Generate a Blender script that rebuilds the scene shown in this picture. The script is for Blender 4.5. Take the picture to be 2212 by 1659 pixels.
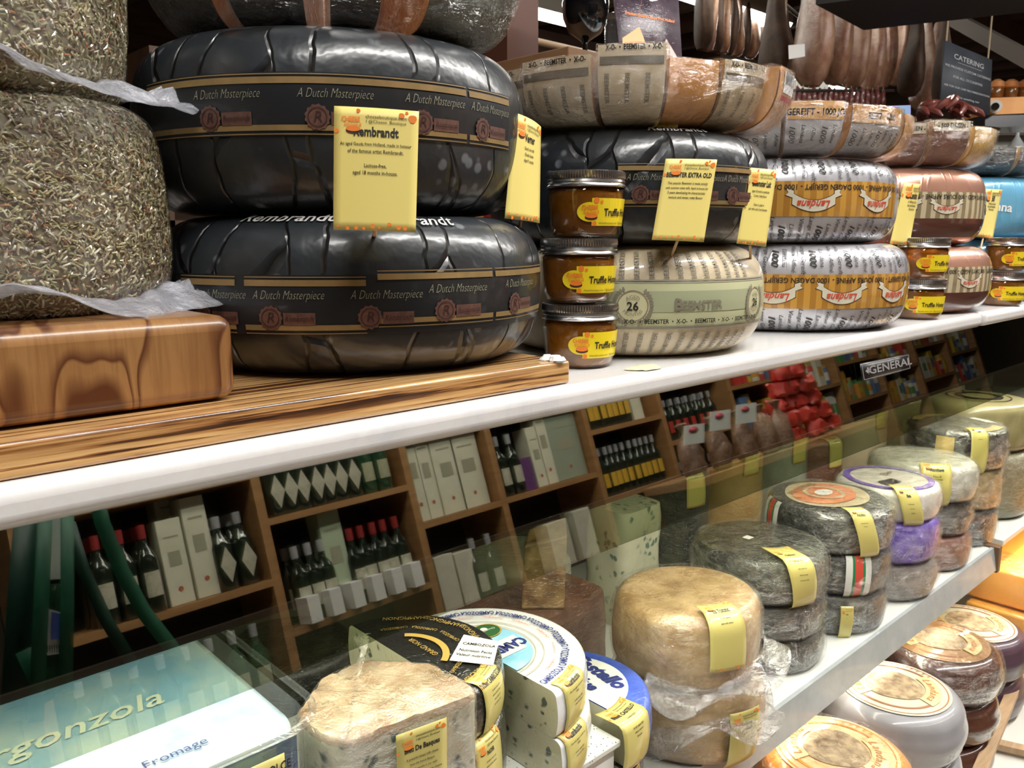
import bpy, math, random
from math import pi, sin, cos, radians, atan2, sqrt
from mathutils import Vector, Matrix, noise as mnoise
random.seed(7)
for o in list(bpy.data.objects): bpy.data.objects.remove(o)
SC = bpy.context.scene; COL = SC.collection
# ------------------------------------------------------------------ camera
FPX, CX, CY = 1789.0, 1106.0, 829.5
PIT, YAW = radians(10.1), radians(46.9)
CAM = Vector((0, 0, 1.32))
FH = Vector((cos(YAW), sin(YAW), 0)); RT = Vector((sin(YAW), -cos(YAW), 0)); ZZ = Vector((0, 0, 1))
FW = FH*cos(PIT) - ZZ*sin(PIT); UP = ZZ*cos(PIT) + FH*sin(PIT)
cd = bpy.data.cameras.new('camera'); cam = bpy.data.objects.new('camera', cd); COL.objects.link(cam)
cd.sensor_width = 36; cd.lens = FPX/2212*36; cd.clip_start = .01
R3 = Matrix((RT, UP, -FW)).transposed()
cam.matrix_world = Matrix.Translation(CAM) @ R3.to_4x4(); SC.camera = cam
cd.dof.use_dof = True; cd.dof.focus_distance = .72; cd.dof.aperture_fstop = 26.0
def ray(x, y): return FW + RT*((x-CX)/FPX) + UP*((CY-y)/FPX)
def PZ(x, y, z): d = ray(x, y); return CAM + d*((z-CAM.z)/d.z)
def PY(x, y, Y): d = ray(x, y); return CAM + d*(Y/d.y)
def PD(x, y, t): return CAM + ray(x, y)*t
PH = radians(10.5); PN = Vector((0, -cos(PH), sin(PH))); PP = Vector((0, .468, 1.175))   # the front glass plane
def HIT(x, y, off=0): d = ray(x, y); return CAM + d*(((PP+PN*off-CAM).dot(PN))/d.dot(PN))
def RS(x, y, Y):                                    # what stands at depth Y behind the aisle and is seen by reflection
    d = ray(x, y); h = HIT(x, y); r = d - PN*(2*d.dot(PN)); return h + r*((Y-h.y)/r.y)
# ------------------------------------------------------------------ view, world, lights
SC.view_settings.view_transform = 'Standard'; SC.view_settings.look = 'None'
SC.view_settings.exposure = 0.62; SC.view_settings.gamma = 1.0; SC.view_settings.use_curve_mapping = False
W = bpy.data.worlds.new('world'); SC.world = W; W.use_nodes = True
W.node_tree.nodes['Background'].inputs[0].default_value = (.9, .8, .68, 1); W.node_tree.nodes['Background'].inputs[1].default_value = .05
def area(name, loc, target, sx, sy, power, col):
    l = bpy.data.lights.new(name, 'AREA'); l.shape = 'RECTANGLE'; l.size = sx; l.size_y = sy; l.energy = power; l.color = col
    o = bpy.data.objects.new(name, l); COL.objects.link(o); o.location = loc
    d = Vector(target)-Vector(loc); o.rotation_euler = d.to_track_quat('-Z', 'Y').to_euler(); return o
def xarea(name, loc, sx, sy, power, col, tilt=0):    # long side along X, faces down, tilted about X
    o = area(name, loc, (loc[0], loc[1], loc[2]-1), sx, sy, power, col); o.rotation_euler = (tilt, 0, 0); return o
xarea('aisle_tube_light', (1.0, -.35, 3.01), 3.6, .12, 64, (1, .97, .93), radians(8))
xarea('aisle_tube_light', (3.9, -.35, 3.01), 3.6, .12, 50, (1, .96, .91), radians(8))
xarea('back_tube_light', (1.5, 2.2, 3.1), 3.0, .15, 9, (1, .93, .82))
xarea('back_tube_light', (4.6, 2.9, 3.1), 3.0, .15, 16, (1, .9, .76))
xarea('case_tube_light', (.9, .53, 1.090), 2.6, .03, 3.3, (1, .97, .74))
xarea('case_lower_light', (1.55, .49, .70), 1.3, .02, 1.0, (1, .9, .72), radians(-25))
xarea('wine_shelf_light', (2.4, -1.1, 2.6), 5.0, .2, 60, (1, .9, .8), radians(-38))
# ------------------------------------------------------------------ materials
MC = {}
def newmat(name):
    m = bpy.data.materials.new(name); m.use_nodes = True; nt = m.node_tree; return m, nt, nt.nodes['Principled BSDF']
def C4(c): return (c[0], c[1], c[2], 1)
def N(nt, typ, **kw):
    n = nt.nodes.new(typ)
    for k, v in kw.items():
        if k.startswith('i_'): n.inputs[k[2:].replace('_', ' ')].default_value = v
        else: setattr(n, k, v)
    return n
def coordn(nt, uv=False, scale=(1, 1, 1), rot=(0, 0, 0)):
    tc = N(nt, 'ShaderNodeTexCoord'); mp = N(nt, 'ShaderNodeMapping'); mp.inputs['Scale'].default_value = scale; mp.inputs['Rotation'].default_value = rot
    nt.links.new(tc.outputs['UV' if uv else 'Object'], mp.inputs['Vector']); return mp.outputs[0]
def noisen(nt, vec, scale, detail=4, rough=.6, dist=0):
    n = N(nt, 'ShaderNodeTexNoise'); n.inputs['Scale'].default_value = scale; n.inputs['Detail'].default_value = detail
    n.inputs['Roughness'].default_value = rough; n.inputs['Distortion'].default_value = dist
    nt.links.new(vec, n.inputs['Vector']); return n.outputs['Fac']
def ramp(nt, fac, stops):
    r = N(nt, 'ShaderNodeValToRGB'); nt.links.new(fac, r.inputs[0]); e = r.color_ramp.elements
    while len(e) < len(stops): e.new(.5)
    for k, (p, c) in enumerate(stops):
        e[k].position = p; e[k].color = C4(c) if not isinstance(c, (int, float)) else (c, c, c, 1)
    return r.outputs[0]
def mixc(nt, fac, a, b):
    m = N(nt, 'ShaderNodeMix', data_type='RGBA')
    for s, v in ((m.inputs[0], fac), (m.inputs[6], a), (m.inputs[7], b)):
        if isinstance(v, (int, float)): s.default_value = v
        elif isinstance(v, (tuple, list)): s.default_value = C4(v)
        else: nt.links.new(v, s)
    return m.outputs[2]
def bumpn(nt, h, strength, dist):
    b = N(nt, 'ShaderNodeBump'); b.inputs['Strength'].default_value = strength; b.inputs['Distance'].default_value = dist
    nt.links.new(h, b.inputs['Height']); return b.outputs[0]
def mat(name, col, rough=.5, col2=None, nscale=20, stretch=(1, 1, 1), metal=0, bump=0, bscale=60, bdist=.002, wrap=0, coat=0, emis=None, es=0, haze=.3, lo=.35, hi=.65, uv=False, sss=0, wscale=34):
    if name in MC: return MC[name]
    m, nt, b = newmat(name); MC[name] = m
    b.inputs['Roughness'].default_value = rough; b.inputs['Metallic'].default_value = metal
    vec = coordn(nt, uv, stretch); base = None
    if col2:
        base = ramp(nt, noisen(nt, vec, nscale, 5), [(lo, col), (hi, col2)])
    if wrap:
        wv = coordn(nt, False, (1, 1, 2.2), (.4, .3, .2))
        w1 = noisen(nt, wv, wscale, 3, .55, 1.6); w2 = noisen(nt, wv, wscale*3.2, 2, .5, 2.5)
        ad = N(nt, 'ShaderNodeMath', operation='MULTIPLY_ADD'); nt.links.new(w2, ad.inputs[0]); ad.inputs[1].default_value = .35; nt.links.new(w1, ad.inputs[2])
        b.inputs['Coat Weight'].default_value = 1; b.inputs['Coat Roughness'].default_value = .05; b.inputs['Coat IOR'].default_value = 1.55
        nt.links.new(bumpn(nt, ad.outputs[0], min(1, wrap), .012*wrap), b.inputs['Coat Normal'])
        hz = ramp(nt, noisen(nt, wv, 14, 6, .75, 2.2), [(.60, 0.), (.82, haze)])
        base = mixc(nt, hz, base if base is not None else col, (.72, .74, .76))
    elif coat:
        b.inputs['Coat Weight'].default_value = coat; b.inputs['Coat Roughness'].default_value = .08
    if base is not None: nt.links.new(base, b.inputs['Base Color'])
    else: b.inputs['Base Color'].default_value = C4(col)
    if bump: nt.links.new(bumpn(nt, noisen(nt, vec, bscale, 4), bump, bdist), b.inputs['Normal'])
    if emis: b.inputs['Emission Color'].default_value = C4(emis); b.inputs['Emission Strength'].default_value = es
    if sss: b.inputs['Subsurface Weight'].default_value = sss; b.inputs['Subsurface Scale'].default_value = .01
    return m
def facing(nt, base, amp, nrm=None):                 # thin sheet: the same reflectance from both sides
    l = N(nt, 'ShaderNodeLayerWeight'); l.inputs[0].default_value = .5
    if nrm is not None: nt.links.new(nrm, l.inputs['Normal'])
    p = N(nt, 'ShaderNodeMath', operation='POWER'); nt.links.new(l.outputs['Facing'], p.inputs[0]); p.inputs[1].default_value = 4
    q = N(nt, 'ShaderNodeMath', operation='MULTIPLY_ADD'); nt.links.new(p.outputs[0], q.inputs[0]); q.inputs[1].default_value = amp; q.inputs[2].default_value = base; q.use_clamp = True
    return q.outputs[0]
def plastic(name, haze=.15, gloss=.25, scale=30, rough=.05, tint=(1, 1, 1), fleck=.5, milky=(.8, .82, .86), bmp=.7):
    if name in MC: return MC[name]
    m = bpy.data.materials.new(name); m.use_nodes = True; nt = m.node_tree; MC[name] = m
    nt.nodes.remove(nt.nodes['Principled BSDF']); out = nt.nodes['Material Output']
    v = coordn(nt, False, (1, 1, 1.6), (.3, .2, .5))
    n1 = noisen(nt, v, scale, 5, .65, 2.0)
    nb = bumpn(nt, n1, bmp, .012)
    tr = N(nt, 'ShaderNodeBsdfTransparent'); tr.inputs[0].default_value = C4(tint)
    gl = N(nt, 'ShaderNodeBsdfGlossy'); gl.inputs['Roughness'].default_value = rough; nt.links.new(nb, gl.inputs['Normal'])
    df = N(nt, 'ShaderNodeBsdfTranslucent'); df.inputs[0].default_value = C4(milky)
    d2 = N(nt, 'ShaderNodeBsdfDiffuse'); d2.inputs[0].default_value = C4(milky)
    dm = N(nt, 'ShaderNodeMixShader'); dm.inputs[0].default_value = .6; nt.links.new(df.outputs[0], dm.inputs[1]); nt.links.new(d2.outputs[0], dm.inputs[2])
    hz = ramp(nt, noisen(nt, v, scale*.6, 6, .75, 1.5), [(.5, haze*.5), (.62, haze), (.80, min(1, haze+fleck*haze*2))])
    m1 = N(nt, 'ShaderNodeMixShader'); nt.links.new(hz, m1.inputs[0]); nt.links.new(tr.outputs[0], m1.inputs[1]); nt.links.new(dm.outputs[0], m1.inputs[2])
    lw = facing(nt, .04+.06*gloss, .65, nb)
    m2 = N(nt, 'ShaderNodeMixShader'); nt.links.new(lw, m2.inputs[0]); nt.links.new(m1.outputs[0], m2.inputs[1]); nt.links.new(gl.outputs[0], m2.inputs[2])
    nt.links.new(m2.outputs[0], out.inputs[0]); return m
def glasspane(name, refl, tint=(.93, .97, .93)):
    if name in MC: return MC[name]
    m = bpy.data.materials.new(name); m.use_nodes = True; nt = m.node_tree; MC[name] = m
    nt.nodes.remove(nt.nodes['Principled BSDF']); out = nt.nodes['Material Output']
    tr = N(nt, 'ShaderNodeBsdfTransparent'); tr.inputs[0].default_value = C4(tint)
    gl = N(nt, 'ShaderNodeBsdfGlossy'); gl.inputs['Roughness'].default_value = .0
    mx = N(nt, 'ShaderNodeMixShader'); nt.links.new(facing(nt, refl, .5), mx.inputs[0]); nt.links.new(tr.outputs[0], mx.inputs[1]); nt.links.new(gl.outputs[0], mx.inputs[2])
    nt.links.new(mx.outputs[0], out.inputs[0]); return m
# ------------------------------------------------------------------ mesh building
class MB:
    def __init__(s): s.v = []; s.f = []; s.uv = []; s.mi = []
    def add(s, vs, fs, uvs=None, mi=0):
        b = len(s.v); s.v += [Vector(v) for v in vs]
        for f in fs:
            s.f.append([b+i for i in f]); s.mi.append(mi)
            s.uv.append([uvs[i] for i in f] if uvs else None)
        return s
    def box(s, lo, hi, mi=0, M=None):
        x0, y0, z0 = lo; x1, y1, z1 = hi
        vs = [Vector(p) for p in ((x0, y0, z0), (x1, y0, z0), (x1, y1, z0), (x0, y1, z0), (x0, y0, z1), (x1, y0, z1), (x1, y1, z1), (x0, y1, z1))]
        if M is not None: vs = [M @ v for v in vs]
        return s.add(vs, [(0, 3, 2, 1), (4, 5, 6, 7), (0, 1, 5, 4), (1, 2, 6, 5), (2, 3, 7, 6), (3, 0, 4, 7)], None, mi)
    def prism(s, pts, z0, z1, mi=0):
        n = len(pts); vs = [(p[0], p[1], z0) for p in pts]+[(p[0], p[1], z1) for p in pts]
        fs = [tuple(range(n-1, -1, -1)), tuple(range(n, 2*n))]+[(i, (i+1) % n, n+(i+1) % n, n+i) for i in range(n)]
        return s.add(vs, fs, None, mi)
    def lathe(s, prof, n=64, t0=0, t1=2*pi, mi=0, Rr=None, dis=None):
        full = abs(t1-t0-2*pi) < 1e-6; m = len(prof); R = Rr or max(p[0] for p in prof)
        L = [0]
        for k in range(1, m): L.append(L[-1]+math.hypot(prof[k][0]-prof[k-1][0], prof[k][1]-prof[k-1][1]))
        vs = []; us = []
        for i in range(n+1):
            t = t0+(t1-t0)*i/n
            for k, (r, z) in enumerate(prof):
                tt = t0 if (full and i == n) else t
                p = Vector((r*cos(tt), r*sin(tt), z))
                if dis: p = dis(p, tt, k)
                vs.append(p); us.append((t*R, L[k]))
        fs = []
        for i in range(n):
            for k in range(m-1):
                a, b, c, d = i*m+k, (i+1)*m+k, (i+1)*m+k+1, i*m+k+1
                if prof[k][0] < 1e-6: fs.append((a, c, d))
                elif prof[k+1][0] < 1e-6: fs.append((a, b, d))
                else: fs.append((a, b, c, d))
        return s.add(vs, fs, us, mi)
    def tube(s, path, r, n=8, mi=0, cap=True):
        path = [Vector(p) for p in path]; m = len(path); vs = []
        prev = None
        for i, p in enumerate(path):
            d = (path[min(i+1, m-1)]-path[max(i-1, 0)]).normalized()
            a = (prev - d*prev.dot(d)) if prev is not None else d.orthogonal()
            a.normalize(); prev = a; b = d.cross(a); rr = r[i] if isinstance(r, (list, tuple)) else r
            vs += [p+(a*cos(2*pi*k/n)+b*sin(2*pi*k/n))*rr for k in range(n)]
        fs = [(i*n+k, i*n+(k+1) % n, (i+1)*n+(k+1) % n, (i+1)*n+k) for i in range(m-1) for k in range(n)]
        if cap: fs += [tuple(range(n-1, -1, -1)), tuple((m-1)*n+k for k in range(n))]
        return s.add(vs, fs, None, mi)
    def grid(s, fn, nu, nv, mi=0, uvf=None):
        vs = []; us = []
        for j in range(nv+1):
            for i in range(nu+1):
                u, v = i/nu, j/nv; vs.append(fn(u, v)); us.append(uvf(u, v) if uvf else (u, v))
        fs = [(j*(nu+1)+i, j*(nu+1)+i+1, (j+1)*(nu+1)+i+1, (j+1)*(nu+1)+i) for j in range(nv) for i in range(nu)]
        return s.add(vs, fs, us, mi)
    def build(s, name, mats, parent=None, smooth=True, bevel=0, bseg=2, world=False, solid=0, ang=40, sub=0):
        me = bpy.data.meshes.new(name)
        off = parent_loc(parent) if (parent is not None and world) else Vector((0, 0, 0))
        me.from_pydata([v-off for v in s.v], [], s.f)
        if not isinstance(mats, (list, tuple)): mats = [mats]
        for m in mats: me.materials.append(m)
        for i, p in enumerate(me.polygons): p.material_index = s.mi[i]; p.use_smooth = smooth
        if any(u is not None for u in s.uv):
            ul = me.uv_layers.new(name='UVMap'); k = 0
            for i, p in enumerate(me.polygons):
                for j in range(p.loop_total):
                    if s.uv[i]: ul.data[p.loop_start+j].uv = s.uv[i][j]
        me.validate(); me.update()
        if smooth: me.set_sharp_from_angle(angle=radians(ang))
        o = bpy.data.objects.new(name, me); COL.objects.link(o)
        if parent is not None: o.parent = parent
        if solid: md = o.modifiers.new('solid', 'SOLIDIFY'); md.thickness = solid; md.offset = 0
        if bevel: md = o.modifiers.new('bevel', 'BEVEL'); md.width = bevel; md.segments = bseg; md.limit_method = 'ANGLE'; md.angle_limit = radians(35)
        if sub: md = o.modifiers.new('sub', 'SUBSURF'); md.levels = sub; md.render_levels = sub
        return o
def parent_loc(p):
    v = Vector(p.location)
    while p.parent is not None: p = p.parent; v += Vector(p.location)
    return v
def tag(o, label, cat=None, group=None, kind=None):
    if label: o['label'] = label
    if cat: o['category'] = cat
    if group: o['group'] = group
    if kind: o['kind'] = kind
    return o
def thing(name, label, cat, loc=(0, 0, 0), rz=0, group=None):
    o = bpy.data.objects.new(name, None); o.empty_display_size = .02; COL.objects.link(o); o.location = loc; o.rotation_euler = (0, 0, rz)
    return tag(o, label, cat, group)
def dup(root, loc, rz=0, label=None, scale=None):
    r = root.copy(); COL.objects.link(r); r.location = loc; r.rotation_euler = (0, 0, rz)
    if label: r['label'] = label
    if scale: r.scale = scale
    for ch in list(root.children):
        c = ch.copy(); COL.objects.link(c); c.parent = r
        for g in list(ch.children):
            d = g.copy(); COL.objects.link(d); d.parent = c
    return r
# flat lettering -> vertices and faces
TC = {}
def glyphs(s, size=1, shear=0, bold=0, xs=1, align='CENTER', sp=1):
    k = (s, shear, bold, align, sp)
    if k not in TC:
        cu = bpy.data.curves.new('t', 'FONT'); cu.body = s; cu.size = 1; cu.shear = shear; cu.offset = bold; cu.align_x = align; cu.align_y = 'CENTER'; cu.resolution_u = 2; cu.space_character = sp
        ob = bpy.data.objects.new('t', cu); COL.objects.link(ob); dg = bpy.context.evaluated_depsgraph_get()
        me = bpy.data.meshes.new_from_object(ob.evaluated_get(dg)); TC[k] = ([(v.co.x, v.co.y) for v in me.vertices], [tuple(p.vertices) for p in me.polygons])
        bpy.data.objects.remove(ob); bpy.data.curves.remove(cu); bpy.data.meshes.remove(me)
    v, f = TC[k]; return [(x*size*xs, y*size) for x, y in v], f
class Deco:                                         # printed marks laid onto a surface pos(u, v, off)
    def __init__(s, pos): s.pos = pos; s.mb = {}
    def g(s, part, m): return s.mb.setdefault((part, m), MB())
    def flat(s, part, m, vs, fs, off=.0006): s.g(part, m).add([s.pos(x, y, off) for x, y in vs], fs)
    def text(s, part, m, st, u, v, size, off=.0007, rot=0, flip=1, arc=0, **kw):
        vs, fs = glyphs(st, size, **kw); c, q = cos(rot), sin(rot); out = []
        for x, y in vs:
            if arc: a = x/arc; x, y = (arc+y)*sin(a), (arc+y)*cos(a)-arc
            out.append((u+flip*(x*c-y*q), v+flip*(x*q+y*c)))
        s.flat(part, m, out, fs, off)
    def rect(s, part, m, u0, v0, u1, v1, off=.0005, nu=None, nv=None, uvf=None):
        nu = nu or max(1, int(abs(u1-u0)/.006)); nv = nv or max(1, int(abs(v1-v0)/.006))
        s.g(part, m).grid(lambda a, b: s.pos(u0+(u1-u0)*a, v0+(v1-v0)*b, off), nu, nv)
    def blob(s, part, m, u, v, r, off=.0006, n=14, ry=None, wob=0, scal=0):
        ry = ry or r; vs = [(u, v)]
        for k in range(n):
            a = 2*pi*k/n; w = 1+wob*sin(3*a+u*900)+scal*cos(k*pi); vs.append((u+r*w*cos(a), v+ry*w*sin(a)))
        s.flat(part, m, vs, [(0, 1+k, 1+(k+1) % n) for k in range(n)], off)
    def poly(s, part, m, pts, off=.0006): s.flat(part, m, pts, [tuple(range(len(pts)))], off)
    def ring(s, part, m, u, v, r0, r1, off=.0006, n=40, a0=0, a1=2*pi, ysc=1):
        vs = []
        for k in range(n+1):
            a = a0+(a1-a0)*k/n; vs += [(u+r0*cos(a), v+r0*ysc*sin(a)), (u+r1*cos(a), v+r1*ysc*sin(a))]
        s.flat(part, m, vs, [(2*k, 2*k+1, 2*k+3, 2*k+2) for k in range(n)], off)
    def build(s, parent, labels={}):
        for (part, m), b in s.mb.items():
            o = b.build(part.split('#')[0], m, parent)
            if part.split('#')[0] in labels: o['label'] = labels[part.split('#')[0]]
# ------------------------------------------------------------------ wheel surfaces
class Surf:
    def __init__(s, prof):
        s.p = prof; s.L = [0]
        for k in range(1, len(prof)): s.L.append(s.L[-1]+math.hypot(prof[k][0]-prof[k-1][0], prof[k][1]-prof[k-1][1]))
        s.R = max(p[0] for p in prof); s.mid = 0
    def at(s, L):
        L = max(0, min(s.L[-1]-1e-6, L)); k = 0
        while s.L[k+1] < L: k += 1
        f = (L-s.L[k])/(s.L[k+1]-s.L[k]+1e-12); a, b = s.p[k], s.p[k+1]
        r, z = a[0]+(b[0]-a[0])*f, a[1]+(b[1]-a[1])*f; dr, dz = b[0]-a[0], b[1]-a[1]; q = math.hypot(dr, dz)+1e-12
        return r, z, dz/q, -dr/q
    def pos(s, th0, s0=None):
        mid = s.mid if s0 is None else s0
        def fn(u, v, off):
            r, z, nr, nz = s.at(mid+v); th = th0+u/s.R; r += nr*off; return Vector((r*cos(th), r*sin(th), z+nz*off))
        return fn
def wheel_prof(R, H, rc=.05, e=.72, n=26, half=False, dome=0):
    pts = [(0, 0), (R-rc-.03, 0)]
    lo, hi = -pi/2, (0 if half else pi/2)
    for k in range(n+1):
        a = lo+(hi-lo)*k/n; cx_ = abs(cos(a))**e; sx = (abs(sin(a))**e)*(1 if a > 0 else -1)
        h = H if half else H/2
        pts.append((R-rc+rc*cx_, h+h*sx))
    if not half: pts.append((R-rc-.03, H+dome*.5))
    pts.append((0, H+dome)); return pts
def mk_surf(prof, zmid):
    sf = Surf(prof)
    for k in range(1, len(prof)):
        if prof[k][1] >= zmid: sf.mid = sf.L[k-1]+(sf.L[k]-sf.L[k-1])*(zmid-prof[k-1][1])/(prof[k][1]-prof[k-1][1]+1e-12); break
    return sf
def edge_prof(R, H, r=.01, dome=0, bulge=0, n=6):     # straight-sided drum with rounded edges
    pts = [(0, 0), (R-r, 0)]
    for k in range(1, n+1): a = -pi/2+pi/2*k/n; pts.append((R-r+r*cos(a), r+r*sin(a)))
    for k in range(1, 6): f = k/6; pts.append((R+bulge*sin(pi*f), r+(H-2*r)*f))
    for k in range(0, n+1): a = pi/2*k/n; pts.append((R-r+r*cos(a), H-r+r*sin(a)))
    for k in range(1, 5): f = 1-k/5; pts.append(((R-r)*f, H+dome*(1-f*f)))
    pts.append((0, H+dome)); return pts
def thpx(c, R, px):                                   # angle on a wheel's side facing image column px
    d = ray(px, 600); dx, dy = d.x, d.y; q = math.hypot(dx, dy); dx /= q; dy /= q
    b = dx*c[0]+dy*c[1]; k = b*b-(c[0]**2+c[1]**2-R*R); t = b-sqrt(max(0, k)); return atan2(t*dy-c[1], t*dx-c[0])
def lump(amp, sc, seed):
    def fn(p, t, k):
        n = mnoise.noise(Vector((p.x*sc+seed, p.y*sc, p.z*sc))); d = Vector((p.x, p.y, 0))
        return p+(d.normalized() if d.length > 1e-5 else Vector((0, 0, 0)))*n*amp
    return fn
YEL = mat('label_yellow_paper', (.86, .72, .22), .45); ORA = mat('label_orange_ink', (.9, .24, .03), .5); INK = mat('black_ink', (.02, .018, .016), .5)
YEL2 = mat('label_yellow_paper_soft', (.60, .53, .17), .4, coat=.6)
WHT = mat('white_paper', (.8, .8, .78), .5); DKR = mat('dark_brown_ink', (.09, .03, .02), .5)
def logo(d, u, v, k):                                 # the shop's printed mark, k = width of it
    d.text('logo', ORA, 'CHEESE', u, v+.22*k, .30*k, off=.0009, bold=.03, xs=.85)
    d.text('logo', ORA, 'BOUTIQUE', u+.1*k, v-.02*k, .18*k, off=.0009, bold=.02, xs=.9)
    d.blob('logo_base', DKR, u+.12*k, v-.31*k, .34*k, off=.0006, ry=.15*k, n=20)
    d.blob('logo', ORA, u+.12*k, v-.22*k, .34*k, off=.0009, ry=.13*k, n=20)
def print_label(d, w, h, title, lines, body=.052, tx=.0, part='lettering', tsz=.15):
    # origin at label's bottom left; v up
    logo(d, .2*w, .86*h, .26*w)
    d.text(part, INK, 'cheeseboutique.com', .62*w, .925*h, .062*w, xs=.95)
    d.text(part, INK, 'f @Cheese_Boutique', .62*w, .885*h, .055*w)
    d.text(part, INK, title, (.5+tx)*w, .80*h, min(tsz, 2.1/max(6, len(title)))*w, bold=.03, xs=.74)
    for k, l in enumerate(lines):
        if l: d.text(part, INK, l, .5*w, (.70-k*.058*1.0)*h, min(body*1.22, 2.35/max(12, len(l)))*w, xs=.80, bold=.012)
    rr = random.Random(len(title))
    for k in range(9): d.blob('printed_spots', ORA, (.06+.88*k/8.5+rr.uniform(-.02, .02))*w, rr.uniform(.015, .055)*h, rr.uniform(.012, .034)*w, n=10, wob=.08)
    for q in ((.29, .97, .025), (.80, .95, .035), (.93, .93, .05), (.86, .975, .02), (.03, .80, .03)): d.blob('printed_spots', ORA, q[0]*w, q[1]*h, q[2]*w, n=12, wob=.08)
#==S
# ------------------------------------------------------------------ the room
def struct(name, b, m, bevel=0, smooth=False, **kw): o = b.build(name, m, None, smooth=smooth, bevel=bevel, **kw); o['kind'] = 'structure'; return o
struct('floor', MB().box((-3, -3.2, -.05), (12, 8, 0)), mat('floor_tiles', (.12, .08, .06), .4, (.2, .15, .11), 3))
struct('ceiling', MB().box((-3, -3.2, 3.4), (12, 8, 3.45)), mat('ceiling_boards', (.035, .02, .012), .7, (.06, .035, .02), 2, (1, 12, 1)))
struct('wall_back', MB().box((-3, 7.9, 0), (12, 8, 3.4)), mat('back_wall_wood', (.05, .025, .014), .7, (.1, .05, .028), 2, (1, 1, 8)))
struct('wall_right', MB().box((11.9, -3.2, 0), (12, 8, 3.4)), mat('side_wall_paint', (.16, .12, .09), .8))
struct('wall_left', MB().box((-3, -3.2, 0), (-2.9, 8, 3.4)), mat('side_wall_paint', (.16, .12, .09), .8))
struct('wall_front', MB().box((-3, -3.2, 0), (12, -3.1, 3.4)), mat('side_wall_paint', (.16, .12, .09), .8))
jm = mat('dark_joist_wood', (.05, .022, .013), .6, (.085, .04, .022), 3, (1, 1, 1))
for k in range(20):
    o = struct('trim_%d' % (k+1), MB().box((.2+k*.58, .9, 3.16), (.29+k*.58, 7.9, 3.4)), jm)
struct('trim_21', MB().box((-1, 2.6, 3.0), (11.5, 2.72, 3.16)), jm)
struct('trim_22', MB().box((-1, 5.6, 2.9), (11.5, 5.75, 3.16)), jm)
# counter: marble slabs, case housing, shelf, deck
def marble_mat():
    m, nt, b = newmat('white_marble'); v = coordn(nt, False, (1, 1.6, 1)); b.inputs['Roughness'].default_value = .16
    n = noisen(nt, v, 5, 8, .65, 1.2); n2 = noisen(nt, v, 160, 3, .6)
    c = ramp(nt, n, [(.30, (.62, .63, .66)), (.42, (.74, .74, .74)), (.6, (.78, .78, .775))])
    c = mixc(nt, ramp(nt, n2, [(.5, 0.), (.75, .18)]), c, (.6, .6, .6)); nt.links.new(c, b.inputs['Base Color'])
    b.inputs['Subsurface Weight'].default_value = .1; b.inputs['Subsurface Scale'].default_value = .01; return m
MAR = marble_mat()
o = MB().box((-1.2, .450, 1.177), (1.452, 1.0, 1.20)).build('marble_worktop', MAR, None, bevel=.0085, bseg=5); tag(o, 'long white marble worktop slab carrying the wooden boards and the dark wheels', 'worktop')
o = MB().box((1.466, .450, 1.177), (3.4, 1.0, 1.20)).build('marble_worktop', MAR, None, bevel=.0085, bseg=5); tag(o, 'further white marble worktop slab, beginning after the narrow gap', 'worktop')
# display case
case = thing('refrigerated_display_case', 'long refrigerated glass-fronted display case full of cheese under the marble', 'display case', (1.2, .7, 0))
def sl(z, o=0): return .468+(1.175-z)*math.tan(PH)*1.0-o     # sloping front: y at height z   (leans toward the aisle lower down)
def slope_box(x0, x1, z0, z1, t, off=0):
    b = MB(); q = []
    for x in (x0, x1):
        for z in (z0, z1):
            y = .468-(1.175-z)*math.tan(PH); q += [(x, y+off, z), (x, y+off+t, z)]
    return b.add(q, [(0, 1, 3, 2), (4, 6, 7, 5), (0, 2, 6, 4), (1, 5, 7, 3), (0, 4, 5, 1), (2, 3, 7, 6)])
FAS = newmat('polished_dark_fascia'); MC['fascia'] = FAS[0]; FAS[2].inputs['Base Color'].default_value = (.21, .195, .20, 1); FAS[2].inputs['Metallic'].default_value = 1; FAS[2].inputs['Roughness'].default_value = .035
slope_box(-1.2, 3.4, 1.090, 1.176, .006, .0075).build('fascia', FAS[0], case, smooth=False, world=True)['label'] = 'polished dark upper fascia mirroring the shop shelves'
slope_box(-1.2, 3.4, 1.0865, 1.0905, .007, .0055).build('fascia_trim', mat('dark_plum_trim', (.05, .03, .035), .4), case, smooth=False, world=True)
slope_box(-1.2, 3.4, 1.050, 1.1765, .003, 0).build('front_glass', glasspane('case_glass', .15, (.74, .78, .68)), case, smooth=False, world=True)['label'] = 'sloping front glass pane'
MB().box((-1.2, .50, 1.1), (3.4, .66, 1.176)).build('lamp_housing', mat('housing_grey', (.05, .05, .05), .5), case, smooth=False, world=True)
MB().tube([(-.2, .56, 1.098), (3.2, .56, 1.098)], .008, 10).build('lamp_tube', mat('case_tube', (1, 1, 1), .5, emis=(1, .96, .72), es=4), case, world=True)
SHW = mat('white_enamel_shelf', (.62, .64, .58), .35, (.70, .72, .66), 8)
b = MB().box((-1.2, 1.0, .45), (3.4, 1.03, 1.176)); b.build('back_panel', mat('case_back', (.10, .10, .075), .5), case, smooth=False, world=True)
shf = thing('case_shelf', 'white enamelled shelf in the case carrying the tan and dark wrapped wheels', 'shelf', (.3, .7, .708)); shf2 = thing('case_shelf', 'further white enamelled shelf in the case, past the rusty bracket', 'shelf', (2.6, .7, .708))
MB().box((-1.2, .48, .708), (1.74, .98, .72)).build('shelf_board', SHW, shf, world=True, bevel=.002)
MB().box((1.80, .48, .708), (3.4, .98, .72)).build('shelf_board', SHW, shf2, world=True, bevel=.002)
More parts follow.
